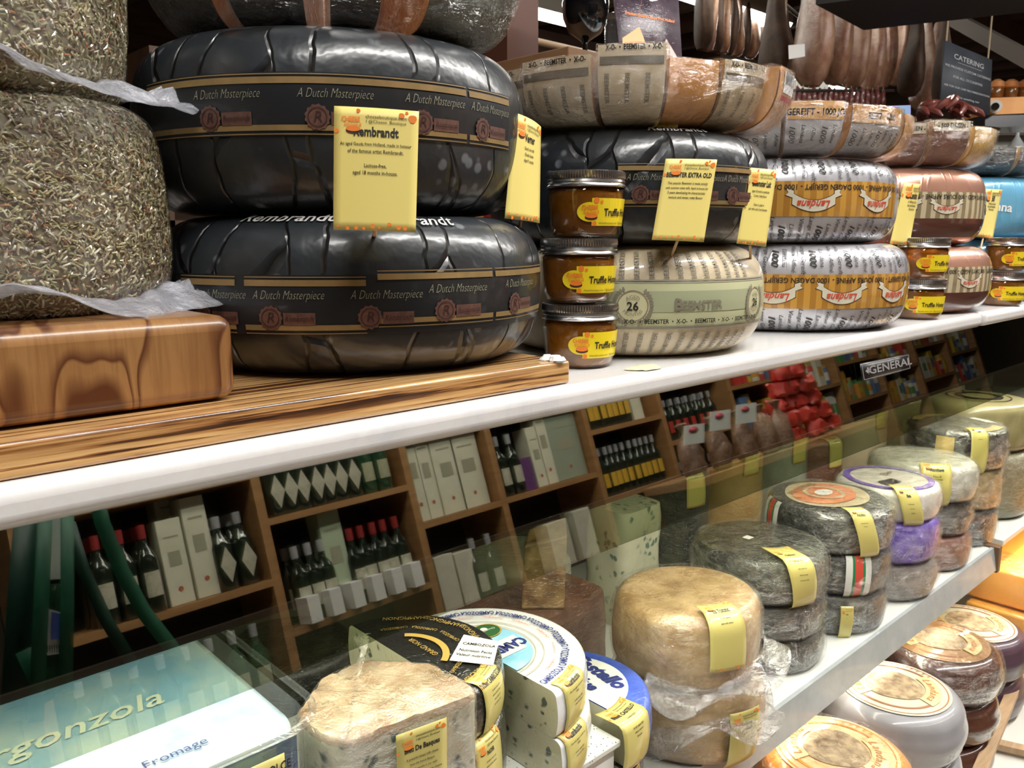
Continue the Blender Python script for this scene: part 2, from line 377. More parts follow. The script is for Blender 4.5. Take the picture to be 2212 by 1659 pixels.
LIPM = mat('price_rail', (.34, .38, .39), .3, (.42, .45, .45), 30, coat=.6)
MB().add([(-1.2, .478, .722), (1.74, .478, .722), (1.74, .470, .678), (-1.2, .470, .678), (-1.2, .484, .722), (1.74, .484, .722), (1.74, .476, .678), (-1.2, .476, .678)],
         [(0, 3, 2, 1), (4, 5, 6, 7), (0, 1, 5, 4), (3, 7, 6, 2), (1, 2, 6, 5), (0, 4, 7, 3)]).build('price_rail', LIPM, shf, smooth=False, world=True)
MB().box((1.735, .468, .672), (1.752, .52, .725)).build('shelf_bracket', mat('rusty_bracket', (.14, .08, .04), .5), shf, world=True, bevel=.002)
MB().box((-1.2, .10, .36), (3.4, 1.0, .40)).build('lower_deck', mat('deck_terrazzo_base', (.66, .66, .60), .35), case, smooth=False, world=True)
MB().box((-1.2, .06, .0), (3.4, 1.0, .36)).build('plinth', mat('plinth_dark', (.05, .045, .04), .5), case, smooth=False, world=True)
# manufacturer's plate on the fascia
pl = thing('maker_plate', 'small black plate with silver lettering fixed to the upper fascia', 'plate', HIT(1910, 798, .003))
q = [HIT(1856, 786, .003), HIT(1962, 764, .003), HIT(1966, 797, .003), HIT(1862, 824, .003)]
def quadpos(TL, TR, BR, BL, loc, w, h, curve=0):
    nrm = (TR-TL).cross(BL-TL).normalized()*-1
    if nrm.dot(CAM-TL) < 0: nrm = -nrm
    def fn(u, v, off):
        a, c = u/w, v/h; p = (BL*(1-a)+BR*a)*(1-c)+(TL*(1-a)+TR*a)*c
        return p+nrm*(off+curve*sin(pi*max(0, min(1, a))))-loc
    return fn
qp = quadpos(q[0], q[1], q[2], q[3], Vector(pl.location), .10, .034)
d = Deco(qp); SIL = mat('silver_ink', (.24, .24, .24), .4)
MB().grid(lambda u, v: qp(u*.10, v*.034, .0006), 4, 2).build('plate', mat('black_plate', (.015, .013, .014), .35), pl, solid=.0012)
d.text('lettering', SIL, 'GENERAL', .058, .017, .022, off=.0016, bold=.02, xs=.95)
leaf = [(0, -1), (.08, -.35), (.6, -.45), (.5, -.2), (1, .15), (.6, .3), (.55, .5), (.25, .35), (.35, .75), (0, 1), (-.35, .75), (-.25, .35), (-.55, .5), (-.6, .3), (-1, .15), (-.5, -.2), (-.6, -.45), (-.08, -.35)]
lv = [(0.0125, .017)]+[(.0125+x*.006, .017+y*.008) for x, y in leaf]; n = len(leaf)
d.flat('emblem', SIL, lv, [(0, 1+k, 1+(k+1) % n) for k in range(n)], .0016)
for r_ in ((.002, .002, .098, .003), (.002, .031, .098, .032), (.002, .002, .003, .032), (.097, .002, .098, .032)): d.rect('plate_border', SIL, r_[0], r_[1], r_[2], r_[3], .0016)
d.build(pl)
# ------------------------------------------------------------------ boards under the cheese
def wood_mat(name, a, b_, dark, sc, st, rough=.35, ring=3.5, coat=.3, lo=.66, hi=.74, rings=True):
    m, nt, b = newmat(name); v = coordn(nt, False, st); b.inputs['Roughness'].default_value = rough
    w = N(nt, 'ShaderNodeTexWave', wave_type='BANDS', bands_direction='X'); w.inputs['Scale'].default_value = ring; w.inputs['Distortion'].default_value = 7; w.inputs['Detail'].default_value = 3; w.inputs['Detail Scale'].default_value = 1.0
    nt.links.new(v, w.inputs['Vector']); g = noisen(nt, v, sc, 6, .6, .3)
    c = ramp(nt, g, [(.3, a), (.7, b_)])
    if rings: c = mixc(nt, ramp(nt, w.outputs['Fac'], [(lo, 0.), (hi+.12, .9)]), c, dark)
    nt.links.new(c, b.inputs['Base Color']); b.inputs['Coat Weight'].default_value = coat; b.inputs['Coat Roughness'].default_value = .15
    nt.links.new(bumpn(nt, g, .15, .001), b.inputs['Normal']); return m
# thick block: dark rings drawn vertically on its front
def block_mat():
    m, nt, b = newmat('stained_block_wood'); v = coordn(nt, False, (1, .35, .28)); b.inputs['Roughness'].default_value = .35
    g = noisen(nt, v, 14, 5, .6, .4); w = noisen(nt, coordn(nt, False, (1, .3, .24)), 17, 2, .4, .6)
    c = ramp(nt, g, [(.3, (.24, .11, .036)), (.7, (.37, .19, .068))])
    line = ramp(nt, w, [(.40, 0.), (.445, 1.), (.455, 0.), (.50, 0.), (.535, .95), (.545, 0.), (.575, 0.), (.62, .95)])
    fg = noisen(nt, coordn(nt, False, (220, 40, 9)), 1.2, 4, .7); c = mixc(nt, ramp(nt, fg, [(.45, .0), (.62, .35)]), c, (.15, .055, .015))
    c = mixc(nt, line, c, (.085, .022, .006)); nt.links.new(c, b.inputs['Base Color'])
    b.inputs['Coat Weight'].default_value = .4; b.inputs['Coat Roughness'].default_value = .2; return m
bl = MB().box((-.55, .488, 1.2205), (.223, .80, 1.2725)).build('wooden_block', block_mat(), None, bevel=.009, bseg=4); tag(bl, 'thick reddish-brown wooden block with dark rings under the herb-coated cheeses', 'wooden block')
def plank_mat():
    m, nt, b = newmat('burnt_plank_wood'); b.inputs['Roughness'].default_value = .3
    v = coordn(nt, False, (1.6, 75, 75)); g = noisen(nt, v, 1.6, 6, .6, .2); f = noisen(nt, coordn(nt, False, (6, 160, 160)), 1.5, 3, .6)
    c = ramp(nt, g, [(.37, (.02, .006, .004)), (.425, (.05, .015, .007)), (.445, (.40, .17, .05)), (.48, (.66, .38, .14)), (.57, (.78, .50, .22)), (.60, (.34, .13, .04)), (.635, (.03, .01, .006))])
    c = mixc(nt, ramp(nt, f, [(.35, .45), (.6, 0.)]), c, (.3, .13, .045)); nt.links.new(c, b.inputs['Base Color'])
    b.inputs['Coat Weight'].default_value = .8; b.inputs['Coat Roughness'].default_value = .1; nt.links.new(bumpn(nt, f, .4, .0015), b.inputs['Normal']); return m
pk = MB().box((-.9, .461, 1.2005), (.497, .845, 1.2195)).build('burnt_plank', plank_mat(), None, bevel=.002, bseg=2); tag(pk, 'long scorched pine plank with black streaks lying on the marble edge', 'board')
b = MB()
for k in range(14):
    a = random.random()*6.3; r = random.random()*.008; cx_, cy_ = .486+r*cos(a), .470+.008*sin(a)
    b.lathe([(0, 1.2185), (.004, 1.219), (.005, 1.2205), (.003, 1.2225+random.random()*.001), (0, 1.2235)], 8, dis=lambda p, t, k, cx_=cx_, cy_=cy_: p+Vector((cx_, cy_, 0))+Vector((mnoise.noise(p*400+Vector((cx_*900, 0, 0)))*.0018, 0, mnoise.noise(p*300)*.0008)))
tag(b.build('wax_scrap', mat('white_wax', (.85, .85, .84), .4, bump=.5, bscale=300)), 'crumpled white wax scrap on the corner of the scorched plank', 'scrap')
b = MB(); p0 = PZ(1393, 795, 1.2006)
b.lathe([(0, .0015), (.010, .0012), (.0135, 0)], 22, dis=lambda p, t, k: Vector((p.x*1.5*(1+.2*sin(3*t)), p.y*(1+.15*cos(2*t)), p.z+abs(mnoise.noise(p*200))*.001))+p0)
tag(b.build('cheese_crumb', mat('pale_crumb', (.75, .68, .45), .5)), 'flat pale crumb of cheese on the marble beside the honey jars', 'crumb')
# ------------------------------------------------------------------ dark foil wheels
def rembrandt_mat():
    m, nt, b = newmat('black_wax_foil'); uv = coordn(nt, True, (1, 1, 1))
    big = noisen(nt, coordn(nt, False, (1, 1, 1)), 9, 5, .6, .5)
    c = ramp(nt, big, [(.3, (.010, .0125, .015)), (.7, (.030, .036, .043))])
    vo = N(nt, 'ShaderNodeTexVoronoi', feature='F1'); vo.inputs['Scale'].default_value = 75; nt.links.new(coordn(nt, False, (1, 1, 1)), vo.inputs['Vector'])
    sel = noisen(nt, coordn(nt, False, (1, 1, 1)), 22, 2, .5)
    sp = N(nt, 'ShaderNodeMath', operation='MULTIPLY'); nt.links.new(ramp(nt, vo.outputs['Distance'], [(.22, 1.), (.36, 0.)]), sp.inputs[0]); nt.links.new(ramp(nt, sel, [(.52, 0.), (.58, .6)]), sp.inputs[1])
    c = mixc(nt, sp.outputs[0], c, (.22, .24, .26))
    # folds of the foil: thin dark creases running down the side
    cr = N(nt, 'ShaderNodeTexVoronoi', feature='DISTANCE_TO_EDGE'); cr.inputs['Scale'].default_value = 1
    nz = N(nt, 'ShaderNodeTexNoise'); nz.inputs['Scale'].default_value = 22; nt.links.new(uv, nz.inputs['Vector'])
    mv = N(nt, 'ShaderNodeVectorMath', operation='MULTIPLY_ADD'); nt.links.new(nz.outputs['Color'], mv.inputs[0]); mv.inputs[1].default_value = (.022, .02, 0); nt.links.new(uv, mv.inputs[2])
    mp = N(nt, 'ShaderNodeMapping'); mp.inputs['Scale'].default_value = (22, 6, 1); nt.links.new(mv.outputs[0], mp.inputs['Vector']); nt.links.new(mp.outputs[0], cr.inputs['Vector'])
    e = ramp(nt, cr.outputs['Distance'], [(.0, 0.), (.035, 1.)])
    c = mixc(nt, e, (.003, .003, .003), c); nt.links.new(c, b.inputs['Base Color'])
    lowb = noisen(nt, coordn(nt, False, (1, 1, 1)), 40, 3, .5)
    b1 = N(nt, 'ShaderNodeBump'); b1.inputs['Strength'].default_value = .6; b1.inputs['Distance'].default_value = .004; nt.links.new(e, b1.inputs['Height'])
    b2 = N(nt, 'ShaderNodeBump'); b2.inputs['Strength'].default_value = .25; b2.inputs['Distance'].default_value = .006; nt.links.new(lowb, b2.inputs['Height']); nt.links.new(b1.outputs[0], b2.inputs['Normal'])
    nt.links.new(b2.outputs[0], b.inputs['Normal']); b.inputs['Roughness'].default_value = .36
    b.inputs['Coat Weight'].default_value = .55; b.inputs['Coat Roughness'].default_value = .2; nt.links.new(b2.outputs[0], b.inputs['Coat Normal']); return m
REM = rembrandt_mat(); GOLD = mat('dull_gold_print', (.30, .19, .075), .4, (.22, .15, .06), 60); CREAMINK = mat('cream_script_print', (.34, .33, .22), .5); SEALM = mat('brown_seal_print', (.10, .045, .035), .5, (.15, .07, .05), 300); SEALD = mat('dark_seal_print', (.045, .016, .013), .5)
WPRINT = mat('white_print', (.6, .6, .58), .5); BANDD = mat('black_band_print', (.012, .014, .017), .4, coat=.4)
def big_wheel(label, c, z0, R, H, m, deco=None, group=None, rc=.05, e=.72, n=112, seed=1, parts={}):
    t = thing('gouda_cheese', label, 'cheese wheel', (c[0], c[1], z0), 0, group)
    prof = wheel_prof(R, H, rc, e); MB().lathe(prof, n, Rr=R, dis=lump(.0022, 14, seed)).build('rind', m, t, ang=60)
    if deco:
        sf = mk_surf(prof, H/2); L = sf.pos(-pi/2); lf = lump(.0022, 14, seed)
        def pos(u, v, off):
            p = L(u, v, off); r_, z_, a_, b_ = sf.at(sf.mid+v); q = Vector((p.x*r_/max(1e-6, math.hypot(p.x, p.y)), p.y*r_/max(1e-6, math.hypot(p.x, p.y)), z_))
            return p+(lf(q, 0, 0)-q)
        d = Deco(pos); deco(d, c, R, sf, t); d.build(t, parts)
    return t
def U(c, R, px): return (thpx(c, R, px)+pi/2)*R
def rembrandt_deco(seals, segs, v0_=0, tops=()):
    def fn(d, c, R, sf, t):
        d.rect('label_band', BANDD, U(c, R, segs[0][0])-.02, v0_-.0205, U(c, R, segs[-1][1]), v0_+.0205, .0006, nu=70, nv=6)
        for a, b_, s in segs:
            u0, u1 = U(c, R, a), U(c, R, b_)
            for (v0, v1) in ((.0130, .0172), (.0187, .0194), (-.0172, -.0135), (-.0198, -.0191)): d.rect('gold_lines', GOLD, u0, v0+s+v0_, u1, v1+s+v0_, .0011)
        for px, s in seals:
            u = U(c, R, px); s = s+v0_
            d.text('lettering', CREAMINK, 'A Dutch Masterpiece', u+.012, .0068+s, .0088, off=.0012, shear=.4, xs=.66, bold=-.018)
            d.blob('wax_seal#%d' % px, SEALM, u, -.0085+s, .0082, .0016, n=26, scal=.06)
            d.ring('wax_seal_print#%d' % px, SEALD, u, -.0085+s, .0058, .0064, .0020, 24)
            d.text('wax_seal_print#%d' % px, SEALD, 'R', u, -.0085+s, .010, off=.0020, shear=.2)
            d.rect('ribbon#%d' % px, SEALM, u+.009, -.0135+s, u+.031, -.0050+s, .0014)
            d.text('ribbon_lettering', SEALD, 'Rembrandt', u+.020, -.0092+s, .0055, off=.0019, shear=.2, xs=.8)
        for px, v, st, sz in tops: d.text('top_lettering', WPRINT, st, U(c, R, px), v, sz, off=.0012, shear=.25, bold=.012)
    return fn
C1 = (.398, .627); GR = 'large black foil wheels'
LN = {'wax_seal': 'brown printed wax seals'}
big_wheel('large black wheel lying on the scorched plank, speckled with mould, lower of its pair', C1, 1.2195, .162, .116, REM,
          rembrandt_deco([(440, 0), (583, 0), (797, 0), (960, .003), (1108, .004)], [(395, 508, 0), (528, 790, 0), (815, 1062, .004), (1068, 1164, .004)], -.004, tops=[(590, .064, 'Rembrandt', .018), (905, .060, 'Rembrandt', .018)]), GR, seed=1, parts=LN)
C1u = (.392, .640)
big_wheel('large black wheel stacked on the plank wheel and topped with film-wrapped black wedges', C1u, 1.337, .160, .128, REM,
          rembrandt_deco([(477, 0), (700, 0), (918, 0), (1045, 0)], [(345, 1012, 0), (1018, 1098, 0)], .006), GR, seed=5, parts=LN)
C2 = (.738, .600)
big_wheel('black wheel behind the honey jars resting on the cream wheel', (C2[0], C2[1]+.004), 1.3115, .152, .112, REM,
          rembrandt_deco([(1215, 0), (1378, 0), (1482, 0), (1572, 0)], [(1120, 1330, 0), (1340, 1560, 0), (1566, 1616, 0)], tops=[(1475, .062, 'Rembrandt', .016)]), GR, seed=9, parts=LN)
# ------------------------------------------------------------------ cream wheel
CRM = mat('cream_paper_wrap', (.60, .50, .33), .42, (.68, .585, .41), 25, coat=.5, bump=.25, bscale=35, bdist=.006); GRY = mat('grey_print', (.25, .225, .17), .5); GRYL = mat('light_grey_print', (.34, .33, .25), .5); PGR = mat('pale_green_print', (.60, .62, .38), .4, coat=.5); MGR = mat('soft_green_print', (.42, .46, .29), .4, coat=.5); PYE = mat('pale_yellow_print', (.66, .64, .40), .4, coat=.5)
def beem_deco(d, c, R, sf, t):
    uu = lambda px: U(c, R, px)
    a, b_ = uu(1180), uu(1649)
    d.rect('label_band', PGR, a, -.0215, b_, .0200, .0006, nu=60, nv=5)
    d.rect('label_band_shade', MGR, a, -.0075, b_, .0125, .0009, nu=60, nv=3)
    for v in (-.0245, -.0225, .020, .0222): d.rect('label_lines', GRYL, a, v, b_, v+.0014, .0009)
    for px in (1368, 1631):
        u = uu(px); d.blob('medal#%d' % px, PYE, u, -.0015, .0165, .0012, n=36)
        d.ring('medal_ring', GRY, u, -.0015, .0140, .0150, .0016, 40)
        for k in range(30):
            an = radians(-240+k*10+ (0 if k < 15 else 0)); 
            if -110 < -240+k*10 < -70: continue
            for rr_, tw in ((.0172, .5), (.0188, -.5)):
                x, y = u+rr_*cos(an), -.0015+rr_*sin(an); d.poly('medal_ring', GRY, [(x+.0013*cos(an+k_), y+.0024*sin(an+k_)) for k_ in (0, 1.6, 3.1, 4.7)], .0016)
        d.text('lettering', INK, '26', u, -.0022, .0115, off=.0018, bold=.02)
        d.text('lettering', GRY, 'AGED', u, .0068, .0052, off=.0018, arc=.0105); d.text('lettering', GRY, 'MONTHS', u, -.0098, .0048, off=.0018, arc=-.0115)
    d.text('lettering', GRY, 'B', uu(1467), -.0008, .0155, off=.0018, bold=.03); d.text('lettering', GRY, 'EEMSTER', uu(1520), -.0015, .0118, off=.0018, bold=.02, xs=.98)
    d.text('lettering', INK, 'X-O-  •  BEEMSTER  •  X-O-  •  BEEMSTER  •  X-O-  •  BEEMSTER  •  X-O-', uu(1420)+.052, -.0165, .0058, off=.0018, bold=.02, xs=.92)
    for k in range(16):
        u = a+.006+k*.0145; d.text('row_lettering', GRY, 'BEEMSTER', u, .040, .0072, off=.0012, rot=pi/2, bold=.02); d.text('row_lettering', GRY, 'BEEMSTER', u+.004, -.044, .0072, off=.0012, rot=pi/2-.12, bold=.02)
big_wheel('cream paper-wrapped wheel with a green band sitting on the marble right of the honey jars', C2, 1.2005, .150, .111, CRM, beem_deco, None, e=.8, seed=3)
# ------------------------------------------------------------------ striped foil wheels (columns three and four)
def foil(name, a, b_, rough=.3, metal=.75):
    m, nt, b = newmat(name); uv = coordn(nt, True, (1, 1, 1)); b.inputs['Metallic'].default_value = metal; b.inputs['Roughness'].default_value = rough
    c = ramp(nt, noisen(nt, coordn(nt, False), 12, 4), [(.3, a), (.7, b_)])
    mp = coordn(nt, True, (28, 5, 1)); w = noisen(nt, mp, 1, 3, .5, .3); cr = ramp(nt, w, [(.46, 0.), (.5, 1.), (.54, 0.)])
    nt.links.new(c, b.inputs['Base Color']); b1 = bumpn(nt, cr, .3, .0015); nt.links.new(b1, b.inputs['Normal'])
    b.inputs['Coat Weight'].default_value = 1; b.inputs['Coat Roughness'].default_value = .12; return m
SILV = foil('silver_foil', (.50, .50, .54), (.64, .64, .68), .34, .45); COPR = foil('copper_foil', (.55, .28, .20), (.66, .36, .26), .34, .55); COPD = mat('dark_maroon_foil', (.10, .035, .025), .35, coat=1)
GO1 = mat('gold_stripe_dark', (.42, .20, .03), .4, coat=1); GO2 = mat('gold_stripe_light', (.58, .31, .055), .4, coat=1); OLV = mat('olive_stripe', (.25, .20, .11), .4, coat=1); CRS = mat('cream_stripe', (.55, .47, .31), .4, coat=1); RIB = mat('ribbon_cream_print', (.68, .65, .52), .4, coat=1); REDI = mat('red_script_ink', (.62, .07, .03), .45, coat=1)
def banner(d, u, v, w, tsz):                           # upside-down curved ribbon with red lettering
    n = 14; tp, bt = [], []
    for k in range(n+1):
        a = k/n*2-1; yo = -.28*w*(a*a-.5)*.5*-1; tp.append((u+a*w*.42, v+yo-.0)); 
    for m_, g, off in ((DKR, .0008, .0011), (RIB, 0, .0014)):
        vs = []; 
        for k, (x, y) in enumerate(tp): vs += [(x+(g if k == n else (-g if k == 0 else 0)), y-.105*w-g), (x+(g if k == n else (-g if k == 0 else 0)), y+.105*w+g)]
        d.flat(('ribbon#%d' if m_ is RIB else 'ribbon_outline#%d') % (u*1e4), m_, vs, [(2*k, 2*k+2, 2*k+3, 2*k+1) for k in range(n)], off)
        for s in (-1, 1):
            x0 = u+s*w*.40; y0 = tp[0][1]+.03*w; pts = [(x0-g*s, y0-.02*w-g), (x0+s*(.15*w+g*1.6), y0+.04*w-g), (x0+s*.10*w, y0+.09*w), (x0+s*(.15*w+g*1.6), y0+.17*w+g), (x0-g*s, y0+.12*w+g)]
            c_ = (x0+s*.05*w, y0+.06*w); d.flat(('ribbon#%d' if m_ is RIB else 'ribbon_outline#%d') % (u*1e4), m_, [c_]+pts, [(0, 1+k, 1+(k+1) % 5) for k in range(5)], off-.0002)
    d.text('ribbon_lettering', REDI, 'Landana', u, v-.03*w, .20*w, off=.0020, flip=-1, shear=.35, bold=.02, xs=.98)
def stripe_deco(px0, px1, s0, s1, A, B, row, bans, rowtxt, rowcol, bw, low=None, txtm=INK, rows=True):
    def fn(d, c, R, sf, t):
        a, b_ = U(c, R, px0), U(c, R, px1); n = int((b_-a)/.0075)
        for k in range(n):
            d.rect('label_band_stripe' if k % 2 else 'label_band', (A, B)[k % 2], a+(b_-a)*k/n, s0, a+(b_-a)*(k+1)/n, s1, .0006, nu=2, nv=5)
        d.text('lettering', txtm, row, (a+b_)/2, s1-.0068, .0088, off=.0012, flip=-1, bold=.015, xs=.95)
        for px in bans: banner(d, U(c, R, px), s0+(s1-s0)*.40, bw, .01)
        if low: d.rect('dark_lower_band', low, a, s0-.030, b_, s0, .0006, nu=40, nv=5)
        if rows:
            k = 0; u = a
            while u < b_:
                st = ('1000', 'Landana', 'Vieux Affiné', 'Lange Gereift')[k % 4]; big = k % 4 == 0
                for v in (s1+.022, s0-.021): d.text('row_lettering', INK, st, u, v, .012 if big else .0078, off=.0012, rot=pi/2, shear=.3, bold=.02 if big else 0, flip=-1)
                u += .0115; k += 1
    return fn
C3 = (1.090, .608); C4_ = (1.442, .602); GS = 'silver foil wheels with gold bands'; GC = 'copper foil wheels with striped bands'
R3a = '- 1000 DAYS AGED - 1000 TAGE GEREIFT - 1000 JOURS AFFINÉ - 1000 DAGEN GERIJPT - 1000 DAYS AGED - 1000 TAGE GEREIFT - 1000 '
big_wheel('silver foil wheel with gold band on the marble, lower of the silver pair', C3, 1.2005, .168, .111, SILV, stripe_deco(1590, 1973, -.024, .018, GO1, GO2, R3a[:100], (1672, 1822, 1932), 0, 0, .062), GS, e=.66, seed=11)
big_wheel('silver foil wheel with gold band stacked on another silver wheel, under wrapped silver pieces', (C3[0]-.012, C3[1]+.012), 1.3115, .163, .105, SILV, stripe_deco(1600, 1921, -.020, .022, GO1, GO2, R3a[20:112], (1748, 1882), 0, 0, .062), GS, e=.66, seed=12)
R4a = '- 500 DAGEN GERIJPT - 500 DAYS AGED - 500 JOURS AFFINÉ - 500 DAGEN GERIJPT - 500 TAGE GEREIFT '
big_wheel('copper foil wheel with striped band on the marble, lower of the copper pair', C4_, 1.2005, .154, .105, COPR, stripe_deco(1975, 2147, -.018, .021, OLV, CRS, R4a[:62], (2098,), 0, 0, .05, COPD, rows=False), GC, e=.7, seed=13)
big_wheel('copper foil wheel with striped band stacked on another copper wheel, under brown wrapped pieces', (C4_[0]-.015, C4_[1]+.01), 1.3055, .150, .119, COPR, stripe_deco(1920, 2134, -.018, .021, OLV, CRS, R4a[:80], (1935, 2032, 2122), 0, 0, .052, COPD, rows=False), GC, e=.7, seed=14)
BLU = foil('light_blue_foil', (.10, .36, .58), (.16, .44, .66), .35, .1)
def donna(d, c, R, sf, t):
    for px, v in ((2175, -.062), (2175, .10)): d.text('lettering', WHT, 'Prima Donna', U(c, R, px)+v, .004, .022, off=.0012, bold=.02, rot=-.1)
C5 = (1.79, .615)
big_wheel('light blue wheel with white lettering on the further marble slab, lower one', C5, 1.2005, .155, .115, BLU, donna, 'light blue foil wheels', seed=15)
big_wheel('light blue wheel with white lettering stacked on the other blue wheel', (C5[0]-.01, C5[1]), 1.3155, .152, .112, BLU, donna, 'light blue foil wheels', seed=16)
#==SECTION3==
# ------------------------------------------------------------------ honey jars
def honey_mat():
    m, nt, b = newmat('amber_honey'); v = coordn(nt, False)
    c = ramp(nt, noisen(nt, v, 30, 3), [(.3, (.30, .10, .008)), (.7, (.50, .20, .02))]); nt.links.new(c, b.inputs['Base Color'])
    b.inputs['Transmission Weight'].default_value = .5; b.inputs['IOR'].default_value = 1.42; b.inputs['Roughness'].default_value = .05; b.inputs['Coat Weight'].default_value = 1; b.inputs['Coat Roughness'].default_value = .02; return m
HON = honey_mat(); LIDM = mat('brushed_lid_metal', (.50, .50, .50), .24, metal=1); LYEL = mat('bright_yellow_label', (.90, .70, .02), .35, coat=.6)
JG = glasspane('jar_glass', .05, (.97, .95, .9))
def make_jar(label, group=None):
    t = thing('honey_jar', label, 'jar', (0, 0, 0), 0, group); R = .0345
    prof = [(0, .0015), (.026, .0015), (.0295, .004), (.0318, .012), (R-.0007, .036), (.0335, .0415), (.0318, .0435), (.031, .046), (0, .046)]
    MB().lathe(prof, 56).build('honey', HON, t, ang=50)
    g = [(.0275, .0), (.0305, .0035), (.0328, .012), (.0353, .0365), (.0345, .042), (.0325, .0445), (.0325, .050)]
    MB().lathe(g, 56).build('glass', JG, t)
    MB().lathe([(0, .0), (.0275, .0)], 40).build('glass_base', JG, t)
    b = MB(); b.lathe([(.0350, .0440), (.0362, .0445), (.0366, .0455), (.0355, .0468), (.0350, .0478), (.0358, .0490), (.0352, .0508), (.0346, .0512)], 72); b.build('screw_band', LIDM, t, ang=30)
    nn = 180; lp = [(.0346, .0510), (.0352, .0516), (.0356, .0530), (.0354, .0560), (.0350, .0580), (.0335, .0588), (.030, .0590), (.0285, .0582), (0, .0580)]
    b = MB(); b.lathe(lp, nn, dis=lambda p, t_, k: p*1 if not 1 < k < 5 else Vector((p.x*(1+.012*cos(round(t_*nn/2/pi)*pi)), p.y*(1+.012*cos(round(t_*nn/2/pi)*pi)), p.z))); b.build('lid', LIDM, t, ang=25)
    sf = Surf([(.0328, .010), (.0353, .0375)]); L = sf.pos(-pi/2, 0); d = Deco(L)
    u0 = -.004; d.rect('label', LYEL, u0+.006, .0005, u0+.062, .0245, .0004, nu=40, nv=2)
    d.blob('label', LYEL, u0+.004, .0125, .0115, .0004, n=24, ry=.0085)
    d.text('label_logo', ORA, 'CHEESE', u0+.004, .0165, .0048, off=.0008, bold=.03, xs=.9); d.text('label_logo', ORA, 'BOUTIQUE', u0+.0055, .0128, .0032, off=.0008, bold=.02, xs=.9)
    d.blob('label_logo_base', DKR, u0+.0055, .0078, .0058, .0006, ry=.0024, n=20); d.blob('label_logo', ORA, u0+.0055, .0094, .0058, .0009, ry=.0022, n=20)
    d.blob('label_spots', ORA, u0+.010, .0225, .0026, .0007); d.blob('label_spots', ORA, u0+.0148, .0212, .0014, .0007); d.blob('label_spots', ORA, u0+.0085, .0025, .0022, .0007)
    d.text('label_lettering', INK, 'Truffle Honey', u0+.0375, .0120, .0088, off=.0009, bold=.025, xs=.80); d.text('label_lettering', INK, 'cheeseboutique.com', u0+.023, .0030, .0028, off=.0009, xs=.9)
    d.text('label_lettering', INK, 'f @cheeseboutique', u0+.045, .0030, .0028, off=.0009, xs=.9)
    d.build(t); return t
jar0 = make_jar('honey jar standing on the marble at the end of the scorched plank, bottom of three')
def jrot(x, y, px_off=0): return atan2(x, y)*-1+px_off
JS = [(.578, .524), (1.282, .487), (1.640, .481)]
labs = [['honey jar standing on the marble at the end of the scorched plank, bottom of three', 'middle honey jar of the stack of three, at the eye level', 'honey jar on top of the stack of three beside the black wheels'],
        ['lower honey jar of the pair between the silver and the copper wheels', 'upper honey jar of the pair between the silver and the copper wheels'],
        ['lower honey jar of the far pair in front of the blue wheels', 'upper honey jar of the far pair in front of the blue wheels']]
for i, (x, y) in enumerate(JS):
    for k, lb in enumerate(labs[i]):
        ox, oy, ro = ((0, 0, .02), (-.002, .001, -.10), (.001, -.004, .10))[k] if i == 0 else ((0, 0, -.25), (.001, 0, .1))[k]
        rz = jrot(x, y)+ro; z = 1.2004+k*.0592
        if i == 0 and k == 0: jar0.location = (x, y, z); jar0.rotation_euler = (0, 0, rz); j = jar0
        else: j = dup(jar0, (x+ox, y+oy, z), rz, lb)
        j['group'] = 'stacked jars of truffle honey'
# ------------------------------------------------------------------ cards on sticks
STK = mat('pale_stick_wood', (.55, .36, .2), .6, (.62, .43, .26), 50)
def card(label, TL, TR, BR, BL, t, dt, title, lines, stick, body=.052, lean=0, tsz=.16, curve=.0012, tw=None):
    """corner pixels, distance of the bottom left corner, extra distance of right side and of the top"""
    bl, br, tl, tr = PD(*BL, t), PD(*BR, t+dt), PD(*TL, t+lean), PD(*TR, t+dt+lean)
    w, h = (br-bl).length, (tl-bl).length; w = max(w, .03); ww = max(w, h*.66) if tw is None else tw
    loc = (bl+br)/2; r = thing('price_card', label, 'price card', loc)
    qp0 = quadpos(tl, tr, br, bl, loc, ww, h, curve); WW, HH = ww, h
    rad = .05*HH
    def rnd(a, b):
        return qp0(a*WW, b*HH, 0)
    m = MB(); n = 14
    def gf(u, v):
        x = u*WW; y = v*HH; dx = min(x, WW-x)/WW*.66*HH/.66; dxx = min(x, WW-x); 
        return qp0(x, y, 0)
    m.grid(gf, 10, 14); m.build('card', YEL, r, solid=.0006)
    d = Deco(qp0); print_label(d, WW, HH, title, lines, body, tsz=tsz)
    d.build(r)
    sx, sy, st = stick; top = (tl+tr)/2*.35+(bl+br)/2*.65; nrm = (tr-tl).cross(bl-tl).normalized()*-1
    if nrm.dot(CAM-tl) < 0: nrm = -nrm
    e = PD(sx, sy, st); a = top-nrm*.0018; bb = (bl+br)/2-nrm*.0016
    dr = (e-bb).normalized(); MB().tube([a, bb, e, e+dr*.012], .0014, 8).build('stick', STK, r, world=True)
    return r
card('largest yellow price card, on a stick in the black wheel on the plank', (722, 229), (905, 241), (898, 502), (720, 496), .528, .0, 'Rembrandt', ['An aged Gouda from Holland, made in honour', 'of the famous artist Rembrandt.', '', 'Lactose-free,', 'aged 18 months in-house.'], (808, 512, .600), tw=None, body=.053)
card('narrow yellow card turned sideways, left of the honey jars', (1112, 243), (1168, 274), (1165, 482), (1090, 472), .668, .03, 'Verner', ['Dutch cow milk', 'Gouda cheese', 'Aged 9 months'], (1118, 516, .735), lean=.0, curve=.003)
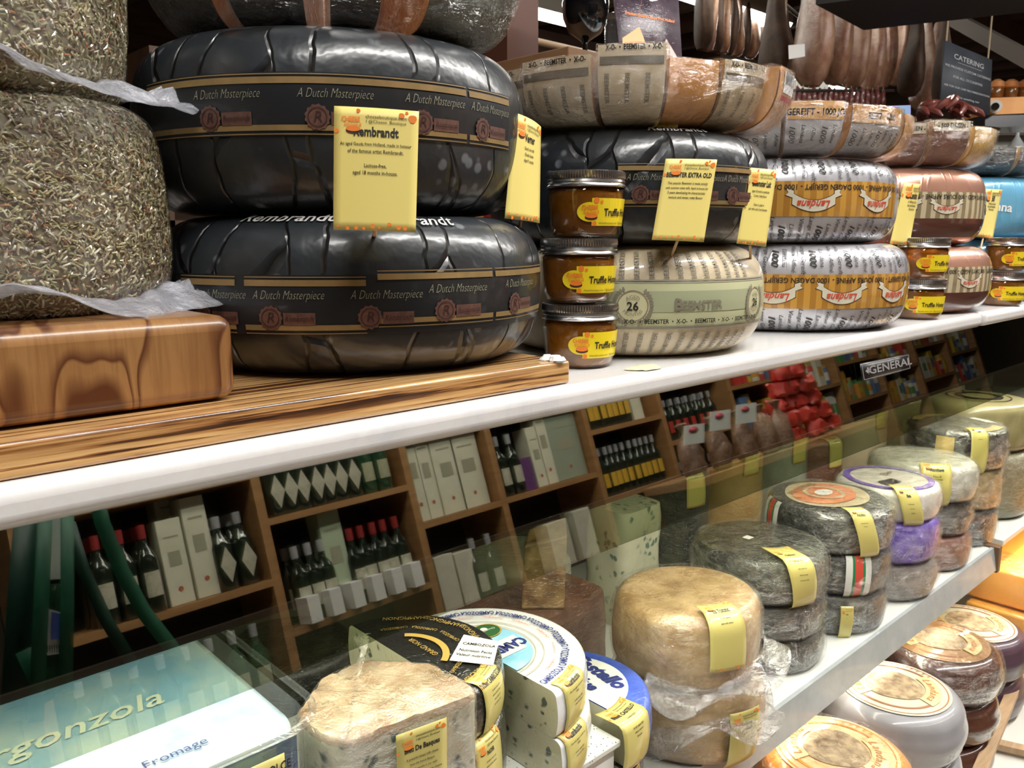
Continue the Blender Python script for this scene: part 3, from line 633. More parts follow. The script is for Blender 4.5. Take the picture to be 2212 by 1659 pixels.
card('slanted yellow price card with a bold title, standing in the cream wheel', (1438, 343), (1549, 345), (1520, 523), (1408, 518), .765, .01, 'BEEMSTER EXTRA OLD', ['This popular Beemster is made strictly', 'with summer cows milk. Aged in-house for', '3 years developing its characteristic', 'texture and sweet, nutty flavour'], (1451, 551, .800), lean=.0)
card('narrower yellow price card at the right end of the cream wheel', (1620, 362), (1678, 368), (1654, 533), (1591, 526), .815, .02, 'Beemster Lait', ['Aged 18 months to perfection', 'Creamy. Nutty flavour', '', 'Enjoy in a salad or', 'pair with a pint of our favourite'], (1621, 560, .865))
card('yellow price card between the silver wheels and the copper wheels', (1953, 395), (1988, 398), (1964, 531), (1922, 527), 1.165, .06, 'Landana', ['A 1000 day old Gouda', 'from the Netherlands.', 'Rich and nutty'], (1938, 548, 1.185), curve=.006)
card('small yellow price card in front of the upper blue wheel', (2130, 408), (2165, 410), (2144, 516), (2107, 511), 1.42, .06, '500', ['A 500 day old Gouda', 'from the Netherlands.', 'Rich and nutty'], (2120, 530, 1.43))
card('yellow price card at the edge of the photo, beside the blue wheels', (2201, 424), (2240, 426), (2222, 530), (2186, 526), 1.62, .06, 'Prima', ['Aged cheese', 'from Holland'], (2206, 545, 1.63))
tg = thing('price_sticker', 'small yellow sticker peeking out under the cream wrapped wedge', 'sticker', (.80, .45, 1.425)); qp = quadpos(PD(1366, 253, .80), PD(1466, 258, .80), PD(1464, 277, .80), PD(1364, 270, .80), Vector(tg.location), .045, .008)
MB().grid(lambda u, v: qp(u*.045, v*.008, 0), 4, 1).build('paper', YEL, tg, solid=.0005); d = Deco(qp)
for k in range(7): d.blob('printed_spots', ORA, .004+k*.006, .0042+.0012*sin(k*2.), .0011+.0008*(k % 3))
d.build(tg)
# ------------------------------------------------------------------ herb cheeses in vacuum bags
HB = mat('herb_paste', (.17, .14, .08), .6, (.30, .26, .15), 60, coat=.5)
HF = [mat('herb_flake_'+n_, c, .5, coat=.6) for n_, c in (('straw', (.50, .43, .24)), ('olive', (.29, .28, .13)), ('khaki', (.40, .355, .19)), ('brown', (.20, .13, .07)), ('pale', (.68, .64, .48)), ('rust', (.45, .20, .08)))]
BAGM = plastic('vacuum_bag_skin', .02, .22, 30, .16, (1, 1, 1), 14, (.72, .72, .78)); FLG = plastic('sealed_bag_flange', .72, .25, 18, .16, (1, 1, 1), .3, (.70, .72, .80))  # bag skin: glare on the plastic is painted in as milky haze patches
def herb(label, c, z0, R, H, nfl, rng, flz, tail, seed):
    t = thing('herb_cheese', label, 'cheese', (c[0], c[1], z0)); prof = wheel_prof(R, H, .03, .62); rd = random.Random(seed); lf = lump(.005, 9, seed)
    MB().lathe(prof, 96, dis=lf).build('rind', HB, t, ang=60)
    sf = Surf(prof); b = MB()
    for k in range(nfl):
        th = rd.uniform(*rng); L = rd.uniform(.045, sf.L[-1]-.05); r_, z_, nr, nz = sf.at(L); p = lf(Vector((r_*cos(th), r_*sin(th), z_)), 0, 0); nn = Vector((nr*cos(th), nr*sin(th), nz)).normalized()
        ta = Vector((-sin(th), cos(th), 0)); tb = nn.cross(ta); a = rd.uniform(0, pi); d1 = ta*cos(a)+tb*sin(a)+nn*rd.uniform(-.25, .25); d2 = nn.cross(d1).normalized()
        ln, wd = rd.uniform(.0012, .0030), rd.uniform(.0005, .0010); q = p+nn*rd.uniform(.0002, .0012)
        b.add([q-d1*ln-d2*wd*.6, q+d1*ln-d2*wd*.8, q+d1*ln+d2*wd*.7, q-d1*ln+d2*wd, q+nn*.0009], [(0, 1, 4), (1, 2, 4), (2, 3, 4), (3, 0, 4)], None, rd.choice((0, 0, 1, 1, 2, 2, 2, 3, 3, 4, 5) if rd.random() < .4 else (0, 1, 1, 2, 3, 3, 4)))
    b.build('herb_coating', HF, t, smooth=False)['kind'] = 'stuff'
    p2 = wheel_prof(R+.0022, H+.003, .03, .62); MB().lathe([(a, z-.001) for a, z in p2], 128, dis=lambda p, tt, k: lf(p, 0, 0)+Vector((mnoise.noise(p*60), mnoise.noise(p*60+Vector((7, 0, 0))), mnoise.noise(p*60+Vector((0, 9, 0)))))*.0012).build('vacuum_bag', BAGM, t, ang=60)
    # the welded rim of the bag, a wavy skirt with a gathered tail
    th_t, ext = tail
    def skirt(u, v):
        th = rng[0]+(rng[1]-rng[0])*u; w = math.exp(-((th-th_t)/.28)**2)*ext; w2 = math.exp(-((th-th_t)/.10)**2)
        r = R-.004+v*(.030+w+.004*sin(9*th)); z = flz+.0035*sin(7*th+v)*(1-w2)+v*(.012*sin(3.2*th+1.2)+.006)+w2*v*.012*sin(u*170)-.010*v*v
        z += .004*w2*v; return Vector((r*cos(th), r*sin(th), z+.004*mnoise.noise(Vector((th*7, v*2, seed)))))
    MB().grid(skirt, 220, 10).build('bag_flange', FLG, t, solid=.0004); return t
herb('large herb-crusted cheese in a vacuum bag standing on the thick wooden block', (.125, .637), 1.2726, .110, .128, 13000, (-2.6, .1), .012, (-.34, .010), 2)
herb('upper herb-crusted cheese in a vacuum bag, stacked on the other one', (.112, .632), 1.4005, .104, .13, 10000, (-2.6, .1), .012, (-.22, .022), 5)
# ------------------------------------------------------------------ wrapped wedges
CUT = mat('orange_cut_cheese', (.72, .34, .09), .4, (.80, .44, .15), 20, wrap=.6, haze=.5); CUTY = mat('yellow_cut_cheese', (.78, .50, .14), .4, (.84, .58, .2), 20, wrap=.4, haze=.2); CUTD = mat('deep_orange_cut', (.62, .22, .04), .4, (.72, .3, .08), 30, wrap=.6, haze=.1)
RBK = mat('black_rind_wrapped', (.008, .009, .009), .4, (.02, .023, .022), 14, wrap=.9, haze=.08); RGN = mat('dark_green_rind_wrapped', (.035, .042, .026), .4, (.07, .08, .05), 14, wrap=1, haze=.35)
RCR = mat('cream_rind_wrapped', (.60, .49, .31), .42, (.74, .63, .42), 12, wrap=.8, haze=.3); RSV = mat('silver_rind_wrapped', (.42, .42, .44), .35, (.6, .6, .63), 12, wrap=.9, haze=.3); RBR = mat('brown_rind_wrapped', (.16, .065, .04), .4, (.26, .11, .07), 12, wrap=.7, haze=.2)
FILM = plastic('cling_film', .008, .9, 48, .05, (1, 1, 1), 16)
RGO = mat('gold_orange_band_wrapped', (.62, .30, .05), .4, (.72, .38, .08), 12, wrap=.6, haze=.3); TAUB = mat('taupe_band', (.19, .165, .115), .45, coat=1)
def wedge(label, c, z0, R, H, ta, tb, rind, cut, deco=None, group=None, out=0, e=.75, film=True, seed=0, rc=.055, tilt=0):
    tm = (ta+tb)/2; t = thing('cheese_wedge', label, 'cheese wedge', (c[0]+cos(tm)*out, c[1]+sin(tm)*out, z0), 0, group)
    prof = wheel_prof(R, H, rc, e, 14, half=True); rd = random.Random(seed+3); sd = rd.uniform(0, 50)
    side = prof[1:-1]; n = max(6, int((tb-ta)*18)); lf = lump(.003, 16, sd)
    MB().lathe(side, n, ta, tb, Rr=R, dis=lf).build('rind', rind, t, ang=60)
    inner = [(max(0, r-.0018), z+.0006*(1-z/H)) for r, z in prof]
    b = MB(); b.lathe(inner, n, ta+.004, tb-.004, dis=lf)
    for k, tt in enumerate((ta+.003, tb-.003)):
        vs = [lf(Vector((r*cos(tt), r*sin(tt), z)), 0, 0) for r, z in inner]; f = tuple(range(len(vs))); b.add(vs, [f if k else f[::-1]])
    b.build('cheese', cut, t, ang=30)
    if film:
        fp = [(0, -.0006)]+[(r+.0024, z-.0004) for r, z in prof[1:-1]]+[(R-.01, H+.003), (0, H+.002)]; m = MB()
        ds = lambda p, tt, k: lf(p, 0, 0)+Vector((mnoise.noise(p*42+Vector((sd, 0, 0))), mnoise.noise(p*42+Vector((0, sd, 0))), .6*abs(mnoise.noise(p*42))))*.0028
        m.lathe(fp, n*2, ta-.012, tb+.012, dis=ds)
        for k, tt in enumerate((ta-.012, tb+.012)):
            vs = [ds(Vector((r*cos(tt), r*sin(tt), z)), 0, 0) for r, z in fp]; f = tuple(range(len(vs))); m.add(vs, [f if k else f[::-1]])
        m.build('cling_film', FILM, t, ang=50)
    if deco:
        sf = mk_surf(prof, H*.5); th0 = tm; base = sf.pos(th0)
        def pos(u, v, off):
            p = base(u, v, 0); q = lf(p, 0, 0); r_, z_, nr, nz = sf.at(sf.mid+v); th = th0+u/R; return q+Vector((nr*cos(th), nr*sin(th), nz))*off
        d = Deco(pos); deco(d, R*(tb-ta)/2, H); d.build(t)
    return t
def ang(c, R, a, b_):
    p, q = thpx(c, R, a), thpx(c, R, b_); return (p-2*pi if p > q else p), q
def barcode_piece(d, hw, H):
    top = H*.62; d.rect('barcode_sticker', WHT, -hw+.012, top-.030, -hw+.050, top-.004, .0006)
    for k in range(12): d.rect('barcode_stripe', INK, -hw+.015+k*.0028, top-.022, -hw+.0163+k*.0028, top-.008, .0010, 1, 3)
    d.rect('red_stripe', mat('bright_red_tape', (.6, .03, .06), .4, coat=1), -hw+.010, top-.038, hw-.01, top-.033, .0008)
# on the first column: black rinds with deep orange cut sides
W1 = (.395, .655); gw = 'film-wrapped black wedges on the first stack'
for lab, a, b_, rm, dz, o_ in (('wrapped black wedge nearest the herb cheeses, its orange cut edge at right', 352, 505, RBK, 0, 0), ('broad wrapped black wedge, second from the herb cheeses', 512, 725, RBK, 0, .004), ('glinting wrapped black wedge between the broad one and the dark green one', 735, 890, RBK, 0, .002), ('dark green wrapped wedge at the outer end of the top row', 905, 1085, RGN, .0, .022)):
    ta, tb = ang(W1, .152, a, b_); wedge(lab, W1, 1.4655+dz, .152, .085, ta, tb-.10, rm, CUTD, None, gw, o_, seed=a, rc=.045)
# on the second column
W2 = (.742, .606)
def beem_piece(sz=1):
    def fn(d, hw, H):
        top = H*.62
        d.rect('printed_band', TAUB, -hw+.002, top-.025, hw-.002, top-.018, .0006)
        d.text('lettering', INK, 'X-O-  •  BEEMSTER  •  X-O-', .002, top-.0105, .0066, off=.0008, bold=.03, xs=min(.95, hw/.047))
        k = -hw+.008
        while k < hw-.004: d.text('row_lettering', GRY, 'BEEMSTER', k, top-.046, .0060, off=.0008, rot=-pi/2, bold=.02); k += .019
    return fn
gb = 'film-wrapped wedges on the second stack'
for lab, a, b_, z_, H, rm, cm, de, o_ in (('cream-wrapped cheese wedge nearest the first stack, mostly in shade', 1052, 1140, 0, .057, RCR, CUT, beem_piece(), .0), ('cream paper wedge with a pale patch, film crumpled at its right', 1137, 1281, 0, .059, RCR, CUT, beem_piece(), .008), ('tallest cream paper wedge with bold black lettering, in the middle of the row', 1283, 1428, 0, .067, RCR, CUT, beem_piece(), .006),
        ('peach-coloured bare cut wedge showing its orange face', 1436, 1545, 0, .057, CUT, CUT, None, -.004), ('cream wedge right of the bare peach-coloured one', 1548, 1635, 0, .058, RCR, CUT, beem_piece(), .0), ('outermost wrapped wedge of the row with a barcode and a red stripe', 1640, 1672, 0, .060, CUT, CUT, barcode_piece, .012)):
    ta, tb = ang(W2, .158, a, min(b_, 1660)); ta -= .15 if a < 1060 else 0
    if b_ > 1650: tb = ta+.5
    wedge(lab, W2, 1.424+z_, .158, H, ta, tb-.01, rm, cm, de, gb, o_, seed=a)
# third column: silver with orange band
W3 = (C3[0]-.01, C3[1]+.012)
def silver_piece(txt):
    def fn(d, hw, H):
        top = H*.62; d.rect('printed_band', RGO, -hw+.001, top-.027, hw-.001, top, .0006); d.text('lettering', INK, txt, 0, top-.019, .0105, off=.0010, bold=.03, xs=.85)
        d.poly('banner_piece', RIB, [(-.008, top-.010), (.006, top-.011), (.012, top-.002), (.004, top-.005), (-.004, top-.004)], .0012); k = -hw+.008; i = 0
        while k < hw-.004: d.text('row_lettering', INK, ('1000', 'Landana', 'Affiné')[i % 3], k, top-.044, .011 if i % 3 == 0 else .007, off=.0008, rot=pi/2, shear=.3, flip=-1); k += .013; i += 1
    return fn
for lab, a, b_, H, txt, o_ in (('silver-wrapped wedge half hidden behind the cream wedges', 1600, 1672, .054, 'GERIJPT - 1', 0), ('silver wedge with orange band reading GEREIFT - 1000', 1676, 1800, .060, 'GEREIFT - 1000 JO', .006), ('silver wedge with crumpled film over its orange band', 1803, 1910, .057, 'REIFT - 1000', .010), ('cut wedge at the outer end of the silver row', 1908, 1930, .052, '', .012)):
    ta, tb = ang(W3, .162, a, min(b_, 1920)); tb = ta+.42 if b_ > 1925 else tb
    wedge(lab, W3, 1.4175, .162, H, ta, tb-.01, RSV if txt else CUT, CUT, silver_piece(txt) if txt else None, 'film-wrapped wedges on the silver stack', o_, seed=a)
W4 = (C4_[0]-.014, C4_[1]+.012)
def brown_piece(d, hw, H): top = H*.62; d.rect('printed_band', CRS, -hw+.001, top-.022, hw-.001, top, .0006); d.text('lettering', INK, '- 500 DAGEN -', 0, top-.015, .009, off=.0010, bold=.03, xs=.85)
for lab, a, b_, H, rm, cm, de, o_ in (('brown wrapped wedge reading 500 on the copper stack', 1895, 1978, .060, RBR, CUT, brown_piece, 0), ('brown wedge with loose film beside the yellow block', 1982, 2060, .063, RBR, CUT, brown_piece, .008), ('bare yellow cheese wedge on the copper stack', 2064, 2112, .056, CUTY, CUTY, None, .010)):
    ta, tb = ang(W4, .150, a, min(b_, 2112)); wedge(lab, W4, 1.4255, .150, H, ta, tb-.01, rm, cm, de, 'film-wrapped wedges on the copper stack', o_, seed=a)
W5 = (C5[0], C5[1])
for lab, a, b_ in (('black-rinded wrapped wedge on the blue stack, left of another', 2100, 2168), ('black-rinded wrapped wedge on the blue stack, at the photo edge', 2172, 2235)):
    wedge(lab, W5, 1.428, .155, .048, thpx(W5, .155, max(a, 2113)) if a > 2113 else -2.75, thpx(W5, .155, b_)-.01, RBK, CUTY, None, 'film-wrapped wedges on the blue stack', .004, seed=a)
#==SECTION4==
# ------------------------------------------------------------------ cheese inside the case
def blue_mat(name, a=(.46, .44, .28), b_=(.58, .56, .38), vein=(.09, .11, .08), sc=105, th=.30, wrap=0, st=(1, 1, 1)):
    m, nt, b = newmat(name); v = coordn(nt, False, st); c = ramp(nt, noisen(nt, v, 18, 5), [(.3, a), (.7, b_)])
    vo = N(nt, 'ShaderNodeTexVoronoi'); vo.inputs['Scale'].default_value = sc
    nz = N(nt, 'ShaderNodeTexNoise'); nz.inputs['Scale'].default_value = 60; nt.links.new(v, nz.inputs['Vector'])
    ad = N(nt, 'ShaderNodeVectorMath', operation='MULTIPLY_ADD'); nt.links.new(nz.outputs['Color'], ad.inputs[0]); ad.inputs[1].default_value = (.02, .02, .02); nt.links.new(v, ad.inputs[2]); nt.links.new(ad.outputs[0], vo.inputs['Vector'])
    sel = ramp(nt, noisen(nt, v, 28, 2), [(.48, 0.), (.56, 1.)]); d = ramp(nt, vo.outputs['Distance'], [(th-.08, 1.), (th+.1, 0.)])
    mm = N(nt, 'ShaderNodeMath', operation='MULTIPLY'); nt.links.new(sel, mm.inputs[0]); nt.links.new(d, mm.inputs[1])
    c = mixc(nt, mm.outputs[0], c, vein); nt.links.new(c, b.inputs['Base Color']); b.inputs['Roughness'].default_value = .4
    nt.links.new(bumpn(nt, mm.outputs[0], -.4, .002), b.inputs['Normal']); b.inputs['Coat Weight'].default_value = .8; b.inputs['Coat Roughness'].default_value = .1
    nt.links.new(bumpn(nt, noisen(nt, v, 40, 4, .6, 1.5), .5, .008), b.inputs['Coat Normal']); MC[name] = m; return m
BLUE = blue_mat('blue_vein_paste'); BLUEG = blue_mat('grey_blue_vein_paste', (.42, .41, .30), (.54, .52, .40), (.07, .10, .09), 85, .32)
TANR = mat('tan_natural_rind', (.30, .175, .065), .5, (.56, .40, .19), 22, bump=.5, bscale=45, bdist=.004, wrap=.35, haze=.15)
def top_edge(sf): return sf.mid
def drum(label, c, zt, H, R, m, r=.012, dome=0, group=None, seed=1, deco=None, film=None, name='cheese_round', amp=.003, t0=0, t1=2*pi, cut=None, cat='cheese', stickers=(), bulge=.002, fsc=16, nrm=0):
    t = thing(name, label, cat, (c[0], c[1], zt-H), 0, group); prof = edge_prof(R, H, r, dome, bulge); n = 80; part = t1-t0 < 6.2; lf = lump(amp, fsc, seed*3.7)
    MB().lathe(prof, n if not part else 48, t0, t1, Rr=R, dis=lf).build('rind', m, t, ang=55)
    if cut:
        vs = []; fs = []; b = MB()
        for k, tt in enumerate((t0, t1)):
            q = [lf(Vector((rr*cos(tt), rr*sin(tt), z)), 0, 0) for rr, z in prof]; b.add(q, [tuple(range(len(q)))[::(-1 if k == 0 else 1)]])
        b.build('cut_face', cut, t, smooth=False)
    sf = Surf(prof); kk = next(i for i, p in enumerate(prof) if p[1] > H-r-1e-6 and p[0] <= R+1e-6); sf.mid = sf.L[kk]
    def spos(th0):
        def fn(u, v, off):
            rr, z, nr, nz = sf.at(sf.mid+v); th = th0+u/max(rr, R*.3); q = lf(Vector((rr*cos(th), rr*sin(th), z)), 0, 0)
            return q+Vector((nr*cos(th), nr*sin(th), nz))*(off+.001)
        return fn
    def tpos(u, v, off):
        rr = math.hypot(u, v); z = H+dome*(1-min(1, rr/(R-r))**2); return lf(Vector((u, v, z)), 0, 0)+Vector((0, 0, off+.0006))
    if deco: d = Deco(tpos); deco(d, spos, R, H); d.build(t)
    EX = .0048 if film else .0005
    for s in stickers:
        px, down, w, h, title, lines = s[:6]; th = thpx(c, R, px) if px > 10 else px; sp = spos(th)
        f = (lambda u, v, off, sp=sp, w=w, down=down: sp(u-w/2, v-down, off+EX)); k = s[6] if len(s) > 6 else 0
        if k: f = (lambda u, v, off, sp=sp, w=w, down=down, k=k: sp(u-w/2+(v-down)*k, v-down, off+EX))
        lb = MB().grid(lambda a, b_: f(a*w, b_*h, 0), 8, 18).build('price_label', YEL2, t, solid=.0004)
        d = Deco(f); print_label(d, w, h, title, lines, .05); d.build(lb)
    if film:
        lf2 = lump(amp, fsc, seed*3.7); fp = [(a+.003 if a > R*.5 else a, z-.0003 if z < H/2 else z+.0025) for a, z in prof]
        MB().lathe(fp, 110, t0, t1, dis=lambda p, tt, k: lf2(p, 0, 0)+Vector((mnoise.noise(p*38+Vector((seed, 0, 0))), mnoise.noise(p*38+Vector((0, seed, 3))), .7*mnoise.noise(p*38)))*.0032).build('cling_film', film, t, ang=50)
    return t
FILM2 = plastic('case_cling_film', .004, .35, 34, .04, (1, 1, 1), 12, bmp=1.0)
def skirt(t, R, z, seed, ext=.03, m=None, a0=-3.0, a1=.6, name='bag_flange'):
    def fn(u, v):
        th = a0+(a1-a0)*u; r = R-.002+v*(ext+.008*sin(5*th+seed)); zz = z+.010*sin(6*th+seed)*v+.012*sin(2.3*th+seed*2)-.012*v+.006*mnoise.noise(Vector((th*3, v*3, seed)))
        return Vector((r*cos(th), r*sin(th), zz))
    return MB().grid(fn, 120, 8).build(name, m or FLG2, t, solid=.0004)
FLG2 = plastic('loose_clear_bag', .06, 2.5, 26, .06, (1, 1, 1), 3, bmp=1.0)
# --- tan wheels
gt = 'tan wheels stacked at the front of the case'
TC_ = (.795, .540)
for k, (zt, lb) in enumerate(((.902, 'large tan natural-rind wheel in a clear bag, topmost of its stack, yellow-labelled'), (.810, 'tan natural-rind wheel in a shiny clear bag beneath the labelled tan one'))):
    t = drum(lb, (TC_[0]+.004*k, TC_[1]), zt, .0905 if k == 0 else .0895, .088+.002*k, TANR, .018, -.003, gt, 3+k, film=FILM2, stickers=[(1610, .038, .044, .078, 'Le Tomme', ['A soft ripened', 'goat milk cheese'])] if k == 0 else [(1650, .07, .04, .07, 'Tomme', ['soft cheese'])], amp=.006, fsc=9)
    skirt(t, .092, .026 if k == 0 else .055, 2+k, .026)
# --- black mottled stack
BKM = mat('mottled_green_black_rind', (.012, .014, .009), .45, (.085, .09, .05), 26, wrap=.9, haze=.04, lo=.46, hi=.76); BKD = mat('black_rind_film', (.006, .007, .007), .4, (.022, .024, .021), 20, wrap=1, haze=.04)
def smallsq(d, sp, R, H): d.poly('price_dot_marking', WHT, [(-.022, .004), (-.010, .003), (-.009, .014), (-.021, .015)], .0012)
gk = 'dark wheels of the mottled stack'; BK = (1.045, .590)
drum('wrapped dark wheel with a mottled green top and yellow label, behind the tan stack', BK, .886, .062, .094, BKM, .012, .004, gk, 7, smallsq, FILM2, amp=.004, stickers=[(1770, .075, .038, .125, 'Kaltbach', ['A rich aged cheese', 'with a dark rind,', 'ripened in caves', 'for many months'], -.2)])
drum('dark cling-wrapped wheel, middle of the mottled stack', BK, .822, .052, .092, BKD, .012, 0, gk, 8, None, FILM2); drum('dark cling-wrapped wheel, bottom of the mottled stack on the white shelf', (BK[0]+.004, BK[1]), .770, .049, .094, BKM, .012, 0, gk, 9, None, FILM2)
# --- stack with the flag-striped ribbon
RDS = mat('orange_red_print', (.62, .20, .10), .4, (.70, .30, .14), 40, coat=.8); GRS = mat('green_stripe', (.03, .20, .08), .4, coat=.8); WHS = mat('white_stripe', (.72, .74, .70), .4, coat=.8); RRS = mat('red_stripe', (.62, .08, .05), .4, coat=.8)
def ital(d, sp, R, H):
    d.blob('top_print', CRS, 0, .005, .070, .0006, n=48, ry=.062); d.blob('top_print_orange', RDS, -.004, .008, .058, .0010, n=40, ry=.046); d.ring('top_print_ring', CRS, -.004, .008, .026, .032, .0014); d.blob('top_print_centre', WHS, -.004, .008, .018, .0014, n=24, ry=.012)
    d.text('lettering', GOLD, 'PECORINO', -.004, .044, .016, off=.0016, bold=.02)
flag = lambda th: th
IT = (1.232, .578); gi = 'dark wheels of the flag-striped stack'
ti = drum('dark wheel with an orange printed top and green, white and red stripe', IT, .914, .064, .095, BKD, .012, .004, gi, 12, ital, FILM2, stickers=[(1905, .058, .030, .085, 'Pecorino', ['Sheep milk cheese', 'from Italy'], -.3)])
def stripe(t, c, R, H, px, zt):
    sf = Surf(edge_prof(R, H, .012, 0, .002)); d = Deco(sf.pos(thpx(c, R, px), 0)); L0 = sf.L[-1]
    for m_, a, b_ in ((WHS, -.022, -.012), (GRS, -.012, -.008), (RRS, -.008, .004), (GRS, .004, .008), (WHS, .008, .018)): d.rect('flag_stripe', m_, a, R-.012, b_, R+H-.006, .0035, nu=2, nv=16)
    d.build(t)
stripe(ti, IT, .095, .064, 1700, .914)
t2 = drum('dark wrapped wheel under the orange printed one, flag stripe at its right', (IT[0]+.003, IT[1]), .849, .064, .093, BKD, .012, 0, gi, 13, None, FILM2); stripe(t2, (IT[0]+.003, IT[1]), .093, .064, 1905, .85)
drum('dark mottled wheel at the foot of the flag-striped stack', (IT[0], IT[1]), .784, .063, .092, BKM, .012, 0, gi, 14, None, FILM2, stickers=[(1880, .058, .018, .058, 'Pec', ['cheese'])])
# --- purple foil stack
PUR = mat('purple_foil', (.07, .02, .32), .25, (.16, .06, .55), 40, wrap=.8, haze=.06); PURT = mat('pale_top_print', (.55, .52, .46), .4, (.68, .66, .60), 20, wrap=.5, haze=.2); BKP = mat('black_paper_side', (.018, .012, .014), .35, wrap=.6, haze=.1)
def purt(d, sp, R, H):
    d.ring('purple_rim', PUR, 0, 0, R-.022, R-.011, .0008, 60); d.poly('dark_print', BKP, [(-.05, -.02), (-.015, -.028), (-.01, -.008), (-.045, 0)], .0012); d.text('lettering', DKR, 'Blue', .02, .01, .02, off=.0012)
PU = (1.408, .560)
drum('round cheese with shiny purple foil edge and pale top, in a wrapped stack', PU, .912, .055, .083, PURT, .014, .002, None, 21, purt, FILM2, stickers=[(2005, .085, .032, .115, 'Bleu', ['A creamy blue', 'cheese from', 'Germany'], -.3)])
t = PU; tt = drum('purple and black foil-wrapped round under the pale-topped one', PU, .857, .070, .084, PUR, .012, 0, None, 22, lambda d, sp, R, H: None, FILM2)
drum('grey-wrapped round at the foot of the purple foil stack', (PU[0]-.003, PU[1]-.006), .786, .065, .082, mat('grey_brown_film_round', (.13, .11, .09), .45, (.26, .23, .19), 20, wrap=1, haze=.4), .02, 0, None, 23, None, FILM2, amp=.006)
# --- pale wrapped wheel and dark ones under it
CL = (1.590, .572)
PALE = mat('pale_olive_film_top', (.27, .27, .20), .45, (.46, .46, .38), 14, wrap=.8, haze=.5)
drum('broad pale cling-wrapped wheel with a yellow label behind the purple foil one', CL, .915, .065, .092, PALE, .016, .004, None, 31, None, FILM2, stickers=[(2062, .056, .048, .085, 'Manchego', ['A sheep milk', 'cheese from Spain', 'aged 12 months'])], amp=.005)
drum('dark wrapped wheel under the broad pale one', CL, .849, .064, .088, BKD, .014, 0, None, 32, None, FILM2); drum('brown wrapped wheel on the shelf under the pale and the dark one', (CL[0], CL[1]-.004), .784, .063, .088, RBR, .014, 0, None, 33, None, FILM2)
# --- black and gold stack
GLD = mat('shiny_gold_foil', (.60, .42, .08), .28, (.75, .58, .18), 40, metal=.4, wrap=.8, haze=.05)
def goldtop(d, sp, R, H):
    d.ring('gold_segment', GLD, 0, 0, R-.030, R-.012, .0008, 30, a0=-2.6, a1=-1.2); d.ring('gold_segment', GLD, 0, 0, R-.030, R-.012, .0008, 30, a0=.6, a1=2.0); d.ring('white_segment', WHS, 0, 0, R-.034, R-.014, .0008, 16, a0=-.8, a1=-.1)
    for px, m_, w in ((2075, GLD, .016), (2135, BKP, .012)):
        s = sp(thpx(GB, R, px)); dd = Deco(s); dd.rect('side_band', m_, -w, -.055, w, .0, .0004)
        for k, b in dd.mb.items(): d.mb.setdefault(k, MB()).add(b.v, b.f)
GB = (1.765, .578)
drum('black round with gold foil segments on its top, far along the front row', GB, .950, .075, .092, BKM, .010, .002, None, 41, goldtop, FILM2, stickers=[(2150, .07, .030, .10, 'Gold', ['aged cheese'])])
drum('gold-foil and black wrapped round under the gold-segmented one', GB, .874, .080, .090, mat('olive_gold_foil', (.10, .075, .02), .35, (.34, .26, .07), 14, wrap=.9, haze=.1), .010, 0, None, 42, None, FILM2); drum('dark wrapped round at the foot of the gold foil stack', (GB[0]-.004, GB[1]), .793, .072, .090, RBK, .010, 0, None, 43, None, FILM2)
OL = mat('olive_wax', (.25, .22, .11), .4, (.38, .34, .19), 12, coat=.6)
def ringtop(d, sp, R, H): d.ring('top_print_ring', BKP, 0, 0, R*.30, R*.42, .0010, 40); d.ring('top_print_ring', BKP, 0, 0, R*.55, R*.58, .0010, 40)
drum('broad olive waxed wheel with dark rings on top on the further shelf', (1.99, .61), .968, .10, .112, OL, .02, .004, None, 44, ringtop); drum('olive wheel under the ring-marked one on the further shelf', (1.985, .60), .866, .145, .108, mat('olive_wrapped', (.12, .11, .06), .4, (.22, .21, .13), 14, wrap=.8), .02, 0, None, 45)
drum('green-labelled round behind the gold foil stack', (2.24, .60), .95, .12, .10, BKM, .02, 0, None, 46); drum('dark wheel under the green-labelled round', (2.24, .60), .829, .108, .10, BKD, .02, 0, None, 47)
# --- tray, half rounds
def terr_mat():
    m, nt, b = newmat('speckled_terrazzo'); vo = N(nt, 'ShaderNodeTexVoronoi'); vo.inputs['Scale'].default_value = 260; nt.links.new(coordn(nt, False), vo.inputs['Vector'])
    c = ramp(nt, vo.outputs['Distance'], [(.16, (.05, .05, .05)), (.24, (.66, .68, .62))]); nt.links.new(c, b.inputs['Base Color']); b.inputs['Roughness'].default_value = .3; return m
TER = terr_mat()
tr = thing('terrazzo_riser', 'white speckled riser box under the blue-veined half rounds', 'riser', (.4, .6, .7205))
MB().box((.20, .470, .822), (.588, .73, .830)).build('top_slab', TER, tr, world=True, bevel=.002)['label'] = 'speckled top slab'
MB().box((.205, .474, .7205), (.584, .726, .822)).build('body', mat('chipped_white_paint', (.72, .73, .70), .4, bump=.3, bscale=60), tr, world=True, bevel=.003)
WRP = mat('white_foil_print', (.66, .68, .70), .35, (.76, .78, .80), 30, wrap=.4, haze=.2); NAVY = mat('navy_ink', (.02, .03, .16), .5); SKY = mat('sky_blue_print', (.16, .46, .68), .4, (.42, .66, .80), 18, coat=.8); GRM = mat('green_medal_print', (.03, .12, .04), .4, coat=.8); BKG = mat('black_foil_print', (.012, .012, .012), .3, wrap=.6, haze=.08); GDI = mat('gold_script_ink', (.40, .27, .07), .4)
HA, HB_ = -pi/2, pi/2
